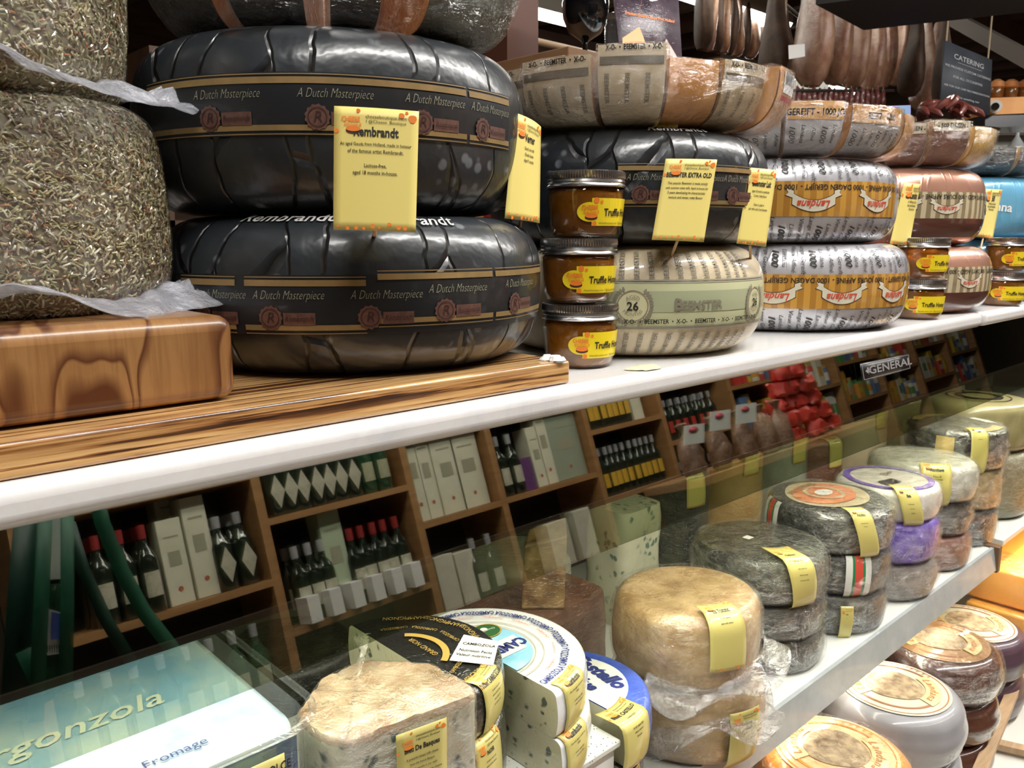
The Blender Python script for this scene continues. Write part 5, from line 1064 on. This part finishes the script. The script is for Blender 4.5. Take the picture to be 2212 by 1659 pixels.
put('dark', cells[3][0]+.05, SY-.06, z3, 'dark bottle at the left of the fourth mirrored bay', 'dark bottles of the fourth bay'); put('dark', cells[3][0]+.13, SY-.06, z3, 'dark bottle at the left of the fourth mirrored bay', 'dark bottles of the fourth bay')
carton(cells[3][0]+c3w*.28, z3, .11, .16, 'purple carton with a white panel in the fourth mirrored bay', False, mat('purple_carton', (.12, .04, .16), .5), .02); carton(cells[3][0]+c3w*.47, z3, .075, .30, 'cream carton in the fourth mirrored bay, left of the taller one'); carton(cells[3][0]+c3w*.58, z3, .075, .40, 'taller cream carton in the fourth mirrored bay'); carton(cells[3][0]+c3w*.82, z3, .22, .34, 'wide grey-green gift carton at the right of the fourth mirrored bay', True, mat('grey_green_carton', (.30, .34, .27), .6)); carton(cells[3][0]+c3w*.5, z3-.42, .14, .24, 'cream carton on the lower board of the fourth bay', False); carton(cells[3][0]+c3w*.8, z3-.42, .12, .26, 'second cream carton on the lower board of the fourth bay', False)
za, zb = bz[4]; brow(4, za, 'oil', 7, 'dark oil bottle with yellow label on the upper board of the fifth mirrored bay', 'oil bottles on the upper board of the fifth bay', 0, .70); carton(cells[4][0]+(cells[4][1]-cells[4][0])*.80, za, .09, .26, 'white carton at the right of the fifth mirrored bay', False)
brow(4, zb, 'oil', 10, 'dark oil bottle with yellow label on the lower board of the fifth mirrored bay', 'oil bottles on the lower board of the fifth bay', 0, 1, 2)
z5 = bz[5][0]; brow(5, z5, 'red', 7, 'sauce bottle with red label in the sixth mirrored bay', 'sauce bottles of the sixth bay', 0, .9, 2); brow(5, z5-.42, 'dark', 6, 'dark bottle on the lower board of the sixth mirrored bay', 'dark bottles of the sixth bay')
pcol = [(.55, .05, .04), (.62, .45, .06), (.10, .28, .10), (.65, .62, .52), (.10, .18, .36), (.35, .18, .07), (.6, .3, .05), (.72, .70, .66)]; pm = [mat('packet_print_%s' % n_, c, .5, coat=.4) for n_, c in zip(('red', 'yellow', 'green', 'cream', 'blue', 'brown', 'orange', 'white'), pcol)]; pn = ('red', 'yellow', 'green', 'cream', 'blue', 'brown', 'orange', 'white')
def grocery(x, z, w, h, k, lab, grp, jar=False):
    t = thing('grocery_jar' if jar else 'grocery_box', lab, 'jar' if jar else 'box', (x, SY-.09, z+.0005), 0, grp)
    if jar:
        MB().lathe([(0, 0), (w*.46, 0), (w*.5, .006), (w*.5, h*.75), (w*.42, h*.82), (w*.42, h*.84)], 20).build('glass_body', pm[k], t); MB().lathe([(w*.44, h*.82), (w*.45, h), (0, h)], 20).build('lid', CAPK if k % 2 else GLD, t); MB().lathe([(w*.505, h*.2), (w*.505, h*.6)], 20).build('label', pm[(k+3) % 8], t)
    else:
        MB().box((-w/2, -.05, 0), (w/2, .05, h)).build('box', pm[k], t, bevel=.002); MB().box((-w*.35, .0502, h*.35), (w*.35, .0512, h*.7)).build('label', pm[(k+3) % 8], t, smooth=False)
ordn = ('sixth', 'seventh', 'eighth', 'ninth', 'tenth', 'eleventh', 'twelfth')
for i in range(5, len(cells)):
    a, b_, zs, full = cells[i]
    for z in full:
        if z < .7 or z > 1.5 or (i == 5 and z < 1.3): continue
        x = a+.03; 
        while x < b_-.05:
            k = rb.randrange(8); jar = rb.random() < .5; w = rb.uniform(.06, .10); h = rb.uniform(.10, .24)
            grocery(x+w/2, z, w, h, k, '%s grocery %s on the %s bay of the mirrored shelving' % (pn[k], 'jar' if jar else 'box', ordn[i-5]), 'groceries on the %s bay' % ordn[i-5], jar); x += w+.008
# red packets and clear sweet bags heaped on a stand in the aisle
st_ = thing('display_stand', 'low dark stand in the aisle carrying red packets and clear bags', 'display stand', (3.05, -1.45, 0)); q1, q2 = RS(1475, 1010, -1.4), RS(1835, 860, -1.4)
zt = .88; MB().box((q1.x-.05, -1.62, zt-.04), (q2.x+.1, -1.28, zt)).build('top_board', SHW2, st_, world=True, bevel=.004); MB().box((q1.x, -1.58, 0), (q2.x+.05, -1.32, zt-.04)).build('body', BK2, st_, world=True)
REDP = mat('red_packet', (.62, .035, .03), .35, (.70, .08, .05), 20, wrap=.6, haze=.15); k = 0
rp0, rp1 = RS(1660, 930, -1.4), RS(1815, 880, -1.4)
for lay in range(5):
    n = 6-lay
    for i in range(n):
        x = rp0.x+(rp1.x-rp0.x)*((i+.5+lay*.42)/6); z = zt+.085*lay
        t = thing('red_packet', 'crumpled red packet in the heap on the aisle stand', 'packet', (x, -1.44+rb.uniform(-.02, .04), z+.001), rb.uniform(-.3, .3), 'red packets heaped on the aisle stand'); w = (rp1.x-rp0.x)/6*.50
        b = MB(); b.lathe([(0, 0), (w*.8, .004), (w, .02), (w*1.02, .045), (w*.9, .078), (0, .083)], 24, dis=lambda p, tt, kk, s=k: Vector((p.x, p.y*.75, p.z))+Vector((mnoise.noise(p*30+Vector((s, 0, 0))), mnoise.noise(p*30+Vector((0, s, 0))), mnoise.noise(p*30)))*.018); b.build('packet', REDP, t); k += 1
CLB = mat('brown_sweets', (.20, .09, .05), .4, (.40, .24, .16), 60, wrap=.8, haze=.4); lbx = ((1500, 985), (1556, 955), (1612, 940), (1655, 915), (1690, 905))
for k, (x, y) in enumerate(lbx):
    p = RS(x, y, -1.32); t = thing('sweet_bag', ('clear bag of brown sweets at the outer end of the aisle stand', 'clear bag of sweets, second from the outer end of the stand', 'clear bag of sweets with the biggest white tag', 'clear bag of sweets against the red packets', 'clear bag of sweets below the red packets')[k], 'sweet bag', (p.x, -1.34, zt+.001), 0, 'clear sweet bags on the aisle stand')
    MB().lathe([(0, 0), (.05, .004), (.068, .04), (.070, .10), (.056, .16), (.018, .20), (.012, .21), (.035, .25)], 36, dis=lambda p_, tt, kk, s=k: Vector((p_.x, p_.y*.7, p_.z))+Vector((mnoise.noise(p_*25+Vector((s, 0, 0))), mnoise.noise(p_*25+Vector((0, s, 0))), mnoise.noise(p_*25)))*.014).build('bag', CLB, t)
    if k < 3:
        lp = [RS(x+dx*a, y-45+dy*a, -1.27) for a in (1,) for dx, dy in ((-22, 22), (22, 16), (22, -26), (-22, -20))]; MB().add([q for q in lp], [(0, 1, 2, 3)]).build('paper_tag', WHT, t, world=True, solid=.002, smooth=False); c = sum(lp, Vector())/4; c.y += .003; MB().add([c+Vector((.035*cos(a_*.5236), 0, .02+.014*sin(a_*.5236))) for a_ in range(12)], [tuple(range(12))]).build('tag_mark', mat('pink_tag_mark', (.5, .05, .1), .5), t, world=True, solid=.001)
# green carrier beside the aisle, mirrored at the left
GBM = mat('bottle_green_strap', (.01, .10, .055), .5, (.015, .13, .07), 20); gb2 = thing('green_carrier', 'bottle-green strap carrier holding a white tube and a green bottle, mirrored at the left', 'carrier', RS(110, 1480, -.75)); 
def ribbon(pts, w, m, name, y0):
    q = [RS(x, y, y0) for x, y in pts]; b = MB(); vs = []
    for i, p in enumerate(q):
        d_ = (q[min(i+1, len(q)-1)]-q[max(i-1, 0)]).normalized(); n_ = Vector((d_.z, 0, -d_.x))*w; vs += [p-n_, p+n_]
    b.add(vs, [(2*i, 2*i+1, 2*i+3, 2*i+2) for i in range(len(q)-1)]); b.build(name, m, gb2, world=True, solid=.004)
ribbon([(205, 1060), (222, 1130), (262, 1230), (310, 1320), (372, 1400), (400, 1470)], .013, GBM, 'strap', -.72); ribbon([(150, 1130), (180, 1230), (230, 1340), (290, 1440)], .011, mat('dark_green_strap', (.004, .045, .03), .5), 'strap', -.80)
ribbon([(60, 1120), (46, 1300), (30, 1560)], .022, mat('dark_green_strap', (.004, .045, .03), .5), 'strap', -.80); ribbon([(98, 1110), (90, 1300), (78, 1560)], .012, GBM, 'strap', -.74); ribbon([(146, 1110), (146, 1300), (142, 1500)], .011, GBM, 'strap', -.74)
ribbon([(60, 1470), (118, 1440), (150, 1430)], .05, GBM, 'carrier_base', -.76)
wt = thing('paper_tube', 'wrinkled white paper tube standing in the green carrier', 'paper tube', RS(118, 1240, -.78)); p, q = RS(118, 1252, -.78), RS(118, 1090, -.78); MB().tube([p, q], .017, 16).build('tube', WHT, wt, world=True)
g2 = thing('mineral_bottle', 'green bottle with a white and blue barcode label in the green carrier', 'bottle', RS(116, 1440, -.77)); p, q, r_ = RS(114, 1440, -.77), RS(117, 1300, -.77), RS(118, 1262, -.77); MB().tube([p, q, r_], [.019, .019, .009], 16).build('glass_body', GLG, g2, world=True)
lb_ = [RS(x, y, -.745) for x, y in ((88, 1418), (134, 1412), (140, 1325), (92, 1312))]; MB().add(lb_, [(0, 1, 2, 3)]).build('label', WHT, g2, world=True, solid=.001, smooth=False); lb_ = [RS(x, y, -.742) for x, y in ((110, 1382), (136, 1380), (140, 1328), (112, 1322))]; MB().add(lb_, [(0, 1, 2, 3)]).build('blue_panel', CB, g2, world=True, solid=.001, smooth=False)
b = MB()
for k in range(8): p = [RS(x, y, -.742) for x, y in ((92+k*5, 1410), (94+k*5, 1410), (94+k*5, 1394), (92+k*5, 1394))]; b.add(p, [(0, 1, 2, 3)])
b.build('barcode_stripe', INK, g2, world=True, smooth=False)
# ------------------------------------------------------------------ background beyond the counter
FXM = mat('fluorescent_white', (1, 1, 1), .5, emis=(1, .97, .88), es=7); FXH = mat('fixture_white_metal', (.35, .33, .28), .5); fx = ((2.2, 5.25, 4.9, 'long fluorescent ceiling fixture behind the first stack'), (7.55, 10.3, 4.9, 'far fluorescent fixture, low behind the hams'), (4.2, 6.65, 3.8, 'fluorescent fixture between the two rows of hams'), (-.6, 2.7, -.35, 'fluorescent fixture over the aisle, nearer one'), (3.0, 5.6, -.35, 'fluorescent fixture over the aisle, further one'))
for x0, x1, y, lb in fx:
    t = thing('ceiling_light', lb, 'ceiling light', ((x0+x1)/2, y, 2.96), 0, None); MB().box((x0, y-.09, 3.055), (x1, y+.09, 3.16)).build('housing', FXH, t, world=True); m = MB()
    for s in (-.045, .045): m.tube([(x0+.02, y+s, 3.035), (x1-.02, y+s, 3.035)], .018, 8)
    MB().add([(x0, y-.085, 3.054), (x0, y-.06, 3.015), (x0, y+.06, 3.015), (x0, y+.085, 3.054), (x1, y-.085, 3.054), (x1, y-.06, 3.015), (x1, y+.06, 3.015), (x1, y+.085, 3.054)], [(0, 1, 2, 3), (7, 6, 5, 4), (0, 4, 5, 1), (1, 5, 6, 2), (2, 6, 7, 3)]).build('diffuser', FXM, t, world=True, smooth=False)
PIP = mat('beige_pipe_paint', (.42, .30, .20), .5); t = thing('ceiling_pipe', 'beige pipe with a short riser under the dark ceiling', 'pipe', (3, 3, 2.4)); p, q = PD(1040, 62, 4.2), PD(1300, 122, 5.2); MB().tube([p, q], .020, 10).build('pipe', PIP, t, world=True); p = PD(1113, 78, 4.45); MB().tube([p, p+Vector((0, 0, .32))], .013, 8).build('riser', PIP, t, world=True)
# upper shelf with goblet, poster and jar
sh = thing('upper_shelf', 'brown wooden shelf with a post behind the cream wedges', 'shelf', PD(1350, 140, 1.65)); a, b_ = PD(1195, 126, 1.75), PD(1520, 150, 2.0); SHB = mat('warm_brown_board', (.26, .13, .06), .5, (.36, .20, .10), 6)
dx = Vector((.95, 0, 0)); z_ = PD(1250, 128, 1.75).z; y_ = PD(1250, 128, 1.75).y; x_ = PD(1205, 128, 1.75).x
MB().box((x_, y_, z_-.012), (x_+.75, y_+.30, z_+.022)).build('board', SHB, sh, world=True, bevel=.002, smooth=False); MB().box((x_+.03, y_+.22, z_+.022), (x_+.13, y_+.30, z_+.60)).build('post', mat('reddish_post', (.10, .035, .02), .5), sh, world=True, smooth=False)
MB().box((x_+.05, y_+.10, .1), (x_+.10, y_+.2, z_-.012)).build('leg', SHB, sh, world=True, smooth=False)
BLG = mat('black_glass', (.004, .004, .005), .05, coat=1); pp = PD(1290, 118, 1.82); go = thing('black_goblet', 'glossy black glass goblet on the brown shelf', 'goblet', (pp.x, y_+.06, z_+.0225)); k = .050
MB().lathe([(0, 0), (.032, 0), (.032, .003), (.006, .008), (.005, .030), (.010, .036), (.036, .052), (.050, .085), (.052, .115), (.045, .145), (.043, .150), (.040, .145), (.045, .115), (0, .06)], 48).build('glass_body', BLG, go)
MB().lathe([(0, .1501), (.047, .1501), (.046, .158), (.02, .175), (.006, .18), (.010, .192), (.007, .202), (0, .204)], 40).build('glass_lid', BLG, go)
po = thing('cheese_poster', 'leaning dark poster card with an orange cheese wedge picture and orange lettering', 'poster', PD(1400, 140, 1.55)); w, h = .17, .25
qs = (PD(1318, -75, 1.62), PD(1462, -40, 1.70), PD(1473, 146, 1.66), PD(1340, 136, 1.58)); qp = quadpos(qs[0], qs[1], qs[2], qs[3], Vector(po.location), w, h)
MB().grid(lambda u, v: qp(u*w, v*h, 0), 2, 2).build('card', mat('dark_poster_print', (.035, .02, .035), .4, (.14, .10, .13), 18, wrap=.4, haze=.3), po, solid=.004); d = Deco(qp)
OC = mat('orange_cheese_print', (.72, .36, .12), .45); d.poly('cheese_print', OC, [(.008, .02), (.06, .015), (.072, .05), (.058, .098), (.010, .062)], .0026); d.poly('pale_print', mat('pale_print_tone', (.55, .42, .38), .5), [(.10, .012), (.165, .010), (.14, .055), (.128, .075), (.118, .05)], .0026); d.poly('pale_print', mat('pale_print_tone', (.55, .42, .38), .5), [(.062, .012), (.098, .012), (.082, .045)], .0026)
d.text('lettering', ORA, 'Premium Quality Cheese from Holland', .088, .128, .0125, off=.003, rot=-.02, shear=.25, xs=.66, bold=.02); d.blob('pale_print', WHT, .10, .185, .012, .0026, wob=.2); d.build(po)
pp = PD(1483, 145, 1.85); ja = thing('glass_canister', 'clear glass canister with a lid beside the poster card', 'canister', (pp.x, y_+.10, z_+.0225)); MB().lathe([(0, 0), (.034, 0), (.036, .004), (.036, .10), (.032, .108), (.032, .112)], 36).build('glass_body', plastic('clear_canister_glass', .05, .5, 3, .02, (.8, .85, .85)), ja); MB().lathe([(.036, .112), (.040, .116), (.039, .124), (.01, .134), (.008, .142), (0, .145)], 36).build('glass_lid', plastic('clear_canister_glass', .05, .5, 3, .02), ja)
# hams
HMS = [mat('ham_skin_a', (.22, .08, .05), .4, (.40, .24, .14), 14, wrap=.5, haze=.10), mat('ham_skin_b', (.26, .11, .07), .4, (.44, .27, .17), 14, wrap=.5, haze=.14), mat('ham_skin_c', (.035, .016, .009), .6, (.09, .05, .028), 10, bump=.3)]
ROPE = mat('twine', (.45, .36, .24), .8)
def ham(x, y, t_, L, wd, mi, label, group, thin=.45, tiltx=0, z_top=None):
    """x,y = image column and row of the belly's lowest point"""
    p = PD(x, y, t_); r = thing('cured_ham', label, 'ham', (p.x, p.y, p.z), 0.8, group); W_ = wd
    L *= 1.25; pr = [(0, 0), (W_*.50, L*.015), (W_*.82, L*.07), (W_*.98, L*.16), (W_, L*.26), (W_*.93, L*.38), (W_*.80, L*.50), (W_*.66, L*.62), (W_*.52, L*.74), (W_*.40, L*.86), (W_*.34, L*.96), (0, L)]
    MB().lathe(pr, 36, dis=lambda q, tt, k: Vector((q.x*(1+.12*sin(q.z/L*5)), q.y*thin, q.z))+Vector((mnoise.noise(q*4+Vector((x, 0, 0))), mnoise.noise(q*4+Vector((0, x, 0))), .6*mnoise.noise(q*5)))*.030+Vector((.12*L*(q.z/L-.3)**2, 0, 0))).build('meat', HMS[mi], r)
    MB().tube([(.06*L, 0, L*.93), (.06*L, 0, max(L+.15, 2.9-p.z))], .006, 6).build('hanging_rope', ROPE, r); return r
for k, (x, y, t_, L, w, mi) in enumerate(((1772, 190, 4.0, .62, .155, 1), (1822, 186, 4.35, .60, .15, 0), (1862, 192, 4.7, .60, .145, 1), (1895, 200, 5.0, .60, .145, 1), (1926, 192, 5.3, .58, .14, 0), (1952, 186, 5.6, .56, .14, 1), (1985, 210, 5.0, .44, .12, 2), (2010, 240, 5.3, .46, .13, 1), (2036, 228, 5.6, .44, .11, 1))):
    ham(x-20, y, t_, L, w, mi, ('front ham of the nearer row, with a small white label', 'second ham of the nearer row', 'third ham of the nearer row, overlapped by the second', 'fourth ham of the nearer row', 'fifth ham of the nearer row', 'last ham of the nearer row, by the dark board', 'black-skinned ham past the end of the nearer row', 'pale ham hanging lowest by the chalkboard', 'ham just left of the chalkboard')[k], 'hams hanging in the nearer row')
o = thing('ham_label', 'small white label stuck on the front ham', 'label', PD(1722, 105, 3.8)); MB().add([PD(x, y, 3.83)for x, y in ((1703, 98), (1738, 95), (1739, 122), (1704, 128))], [(0, 1, 2, 3)]).build('paper', WHT, o, world=True, solid=.002, smooth=False)
for k in range(9):
    ham(1515+k*15, 110+k*2.5, 5.2+k*.22, .60, .12, 0 if k % 2 else 2, '%s ham of the far row, in front of the fluorescent light' % ('first', 'second', 'third', 'fourth', 'fifth', 'sixth', 'seventh', 'eighth', 'last')[k], 'hams hanging in the far row')
ham(1668, 210, 4.3, .52, .13, 2, 'dark brown ham hanging left of the pale hams', 'dark hams'); ham(1690, 225, 4.5, .40, .10, 2, 'very dark ham beside the dark brown one', 'dark hams'); ham(2030, 232, 4.2, .40, .08, 2, 'long dark sausage-like ham left of the chalkboard', 'dark hams')
rl = thing('meat_rail', 'dark metal rail from which the hams hang', 'rail', (5, 3, 2.9)); MB().tube([PD(1500, -150, 4.3), PD(1500, -150, 4.3)+Vector((5, 1.2, 0))], .015, 8).build('rail', mat('rail_metal', (.1, .09, .08), .4, metal=.8), rl, world=True)
# sausages
SAU = mat('dark_red_sausage', (.10, .018, .012), .45, (.16, .035, .025), 30, coat=.4)
for k in range(26):
    x = 1618+k*11.5; y = 222+(k % 3)*3; p = PD(x, y, 3.6+.03*k); t = thing('sausage', 'dark red sausage hanging in the row behind the silver wedges', 'sausage', p, 0, 'dark red sausages hanging in a row'); L = .15
    MB().tube([Vector((.004*sin(i+k), .003*cos(i*2+k), -L/2+L*i/8)) for i in range(9)], [.004, .013, .017, .018, .018, .018, .017, .013, .004], 10).build('casing', SAU, t); MB().tube([(0, 0, L/2), (0, 0, L/2+.012)], .0015, 5).build('string', ROPE, t)
sr = thing('sausage_rail', 'thin dark rail holding the row of dark red sausages', 'rail', PD(1750, 200, 4.0)); MB().tube([PD(1600, 196, 3.55), PD(1930, 196, 4.45)], .008, 8).build('rail', mat('rail_metal', (.1, .09, .08), .4, metal=.8), sr, world=True)
for k in range(12):
    p = PD(2002+k*8, 262+6*sin(k*2.3)-18*math.exp(-((k-5)/3)**2), 3.0); t = thing('dried_sausage', 'dark curled dried sausage in the heap above the brown wedges', 'sausage', p, k*.7, 'dark dried sausages in a heap')
    MB().tube([Vector((.05*cos(a*.35), .03*sin(a*.5), .04*sin(a*.35))) for a in range(9)], [.005, .012, .014, .015, .015, .015, .014, .012, .004], 8).build('casing', SAU, t)
# hanging dark board, chalkboard
p = PZ(1865, 65, 2.12); e1 = PZ(1762, 10, 2.12); dirx = Vector((-1, 0, 0)); q0 = p; t = thing('hanging_canopy', 'black canopy board seen from below at the upper right', 'canopy', (p.x, p.y, 2.12)); pe = PZ(2212, 27, 2.12); dv = (e1-p)*1.0; du = (pe-p)*1.25
for z0_, z1_, nm in ((0, .03, 'board'),):
    c4 = [p, p+du, p+du+dv*3.0, p+dv]; c4[2] = p+du+dv; MB().add([v+Vector((0, 0, z0_)) for v in c4]+[v+Vector((0, 0, z1_)) for v in c4], [(0, 1, 2, 3), (7, 6, 5, 4), (0, 4, 5, 1), (1, 5, 6, 2), (2, 6, 7, 3), (3, 7, 4, 0)]).build(nm, mat('black_board_paint', (.012, .010, .009), .6), t, world=True, smooth=False)
p2 = p+du*.5+dv*.5; MB().tube([p2+Vector((0, 0, .03)), Vector((p2.x, p2.y, 3.2))], .008, 6).build('hanging_rod', mat('rail_metal', (.1, .09, .08), .4, metal=.8), t, world=True)
CHK = mat('slate_board', (.035, .042, .055), .6, (.05, .058, .072), 6); CHT = mat('chalk', (.42, .44, .46), .8)
cb = thing('chalkboard_sign', 'hanging slate chalkboard reading CATERING in white chalk', 'chalkboard', PD(2085, 245, 3.9)); w, h = .26, .34; qs = (PD(2040, 88, 3.8), PD(2141, 130, 4.05), PD(2136, 250, 4.05), PD(2029, 226, 3.8)); qp = quadpos(qs[0], qs[1], qs[2], qs[3], Vector(cb.location), w, h)
MB().grid(lambda u, v: qp(u*w, v*h, 0), 2, 2).build('slate', CHK, cb, solid=.01); d = Deco(qp)
for st, v, s in (('CATERING', .275, .040), ('WE PROVIDE CUSTOM CATERING', .215, .019), ('FOR ALL OCCASIONS', .165, .019), ('ASK FOR OUR CHEF RECOMMENDATIONS', .11, .015), ('& enjoy something new', .06, .016)): d.text('lettering', CHT, st, w*.5, v, s, off=.007, xs=.85, bold=.01)
d.rect('lettering', CHT, .07, .247, .20, .249, .007, 1, 1); d.build(cb)
for x, y in ((2044, 90), (2134, 128)): p = PD(x, y, 3.85 if x < 2100 else 4.15); MB().tube([p, Vector((p.x, p.y, 3.0))], .004, 6).build('cord', ROPE, cb, world=True)
# sloping beam, ledge with jars
t = thing('sloping_duct', 'pale grey duct running under the ceiling at the upper right', 'duct', PD(2120, 80, 4.6)); a, b_ = PD(2050, 35, 5.2), PD(2260, 150, 4.3); MB().tube([a, b_], .055, 4).build('duct', mat('grey_duct', (.17, .15, .13), .5), t, world=True, smooth=False)
AMB = mat('amber_ledge_wood', (.62, .24, .03), .45, (.72, .32, .06), 8); t = thing('amber_cabinet', 'amber lit wooden ledge with a round black knob at the right edge', 'cabinet', PD(2180, 245, 4.2))
def slab(x0, y0, x1, y1, t0, dep, name, m, par, skew=0):
    f = [PD(x0, y1, t0), PD(x1, y1-skew, t0), PD(x1, y0-skew, t0), PD(x0, y0, t0)]; dd = FH*dep; return MB().add([*f, *[q+dd for q in f]], [(0, 3, 2, 1), (4, 5, 6, 7), (0, 1, 5, 4), (1, 2, 6, 5), (2, 3, 7, 6), (3, 0, 4, 7)]).build(name, m, par, world=True, smooth=False)
slab(2128, 212, 2290, 248, 4.35, .35, 'ledge', AMB, t, 6); MB().tube([PD(2150, 230, 4.34), PD(2150, 230, 4.29)], .032, 20).build('knob_plate', WHT, t, world=True); MB().tube([PD(2150, 230, 4.29), PD(2150, 230, 4.23)], .019, 16).build('knob', BLG, t, world=True)
slab(2128, 250, 2290, 275, 4.35, .30, 'lower_rail', mat('dark_cabinet_rail', (.02, .02, .03), .3, coat=.6), t, 4); slab(2070, 268, 2128, 300, 4.45, .2, 'side_panel', mat('dark_cabinet_rail', (.02, .02, .03), .3, coat=.6), t)
for k, x in enumerate((2152, 2182, 2213)):
    p = PD(x, 203, 4.5); j = thing('preserve_jar', 'round amber preserve jar with an orange paper cover on the amber ledge', 'jar', p, 0, 'amber jars on the lit ledge'); MB().lathe([(0, -.02), (.032, -.02), (.036, -.01), (.036, .03), (.030, .038), (0, .04)], 24).build('glass_body', mat('amber_jar_fill', (.20, .07, .01), .3, coat=1), j); MB().lathe([(.034, .030), (.040, .036), (.034, .062), (.015, .075), (0, .078)], 20).build('paper_cover', mat('orange_cover', (.62, .25, .08), .5), j)
t = thing('glazed_cabinet', 'pale glazed cabinet with dark posts behind the yellow wedge', 'cabinet', PD(2150, 310, 4.4)); slab(2075, 292, 2300, 380, 5.2, .1, 'pane', mat('pale_lit_pane', (.34, .38, .34), .3, coat=.8), t); slab(2124, 275, 2142, 380, 5.1, .05, 'post', mat('dark_red_post', (.05, .02, .015), .5), t); slab(2070, 274, 2300, 292, 5.1, .05, 'top_rail', mat('dark_red_post', (.05, .02, .015), .5), t)
t = thing('pendant_shade', 'small pale glass lampshade behind the glazed cabinet', 'lampshade', PD(2195, 322, 4.95)); MB().lathe([(.008, .10), (.012, .07), (.045, .02), (.075, -.03), (.070, -.03), (.040, .018), (.006, .068)], 28).build('shade', mat('frosted_shade', (.62, .68, .70), .3, coat=1), t)
t = thing('small_screen', 'small lit lilac and blue screen behind the sausages', 'screen', PD(1937, 244, 4.0)); MB().add([PD(x, y, 3.95) for x, y in ((1910, 258), (1966, 258), (1966, 228), (1912, 230))], [(0, 1, 2, 3)]).build('display', mat('lilac_display', (.1, .1, .1), .4, emis=(.30, .24, .62), es=.8), t, world=True, solid=.01, smooth=False); MB().add([PD(x, y, 3.94) for x, y in ((1938, 257), (1965, 257), (1965, 229), (1939, 229))], [(0, 1, 2, 3)]).build('blue_half', mat('blue_display', (.1, .1, .1), .4, emis=(.12, .25, .42), es=.8), t, world=True, solid=.004, smooth=False)
t = thing('pale_sign_panel', 'pale lit panel on the far wall below the hams', 'panel', PD(1740, 190, 5.5)); slab(1700, 172, 1790, 205, 5.6, .03, 'panel', mat('pale_panel', (.45, .46, .42), .5, emis=(.5, .5, .45), es=.35), t)
MB().tube([PD(1937, 258, 3.97), Vector((PD(1937, 258, 3.97).x, PD(1937, 258, 3.97).y, 0))], .015, 8).build('screen_post', mat('rail_metal', (.1, .09, .08), .4, metal=.8), bpy.data.objects['small_screen'], world=True)
p = PD(1745, 200, 5.63); MB().tube([p, Vector((p.x, p.y, 0))], .03, 8).build('panel_post', mat('rail_metal', (.1, .09, .08), .4, metal=.8), bpy.data.objects['pale_sign_panel'], world=True)
p = PD(2045, 285, 3.0); t = thing('sausage_basket', 'dark stand under the heap of curled dried sausages', 'stand', p); MB().lathe([(0, -.01), (.16, -.01), (.17, .0), (0, .0)], 28).build('top_plate', mat('dark_brown_stand', (.03, .015, .01), .5), t); MB().tube([(0, 0, -.01), (0, 0, .002-p.z)], .02, 10).build('post', mat('dark_brown_stand', (.03, .015, .01), .5), t)
t = thing('background_rack', 'dim wooden rack with goods in the dark behind the stacks', 'rack', (3.2, 3.4, 0)); RK = mat('dim_rack_wood', (.10, .05, .028), .5, (.15, .08, .045), 5)
for z in (.9, 1.35, 1.8): MB().box((1.2, 3.2, z), (6.5, 3.6, z+.03)).build('shelf_board', RK, t, world=True, smooth=False)
for x in (1.2, 2.5, 3.8, 5.1, 6.4): MB().box((x, 3.2, 0), (x+.05, 3.6, 2.0)).build('upright', RK, t, world=True, smooth=False)
pn2 = ('red', 'yellow', 'green', 'cream', 'blue', 'brown', 'orange', 'white')
for k in range(24):
    x = 1.35+k*.21; kk = rb.randrange(8)
    if x < 2.7 or any(abs(x-u) < .09 for u in (1.22, 2.52, 3.82, 5.12, 6.42)): continue
    t = thing('grocery_box', '%s box on the dim rack behind the stacks' % pn2[kk], 'box', (x, 3.35, 1.3805), 0, 'boxes on the dim rack'); MB().box((-.06, -.06, 0), (.06, .06, rb.uniform(.14, .3))).build('box', pm[kk], t, bevel=.003)
#==END==
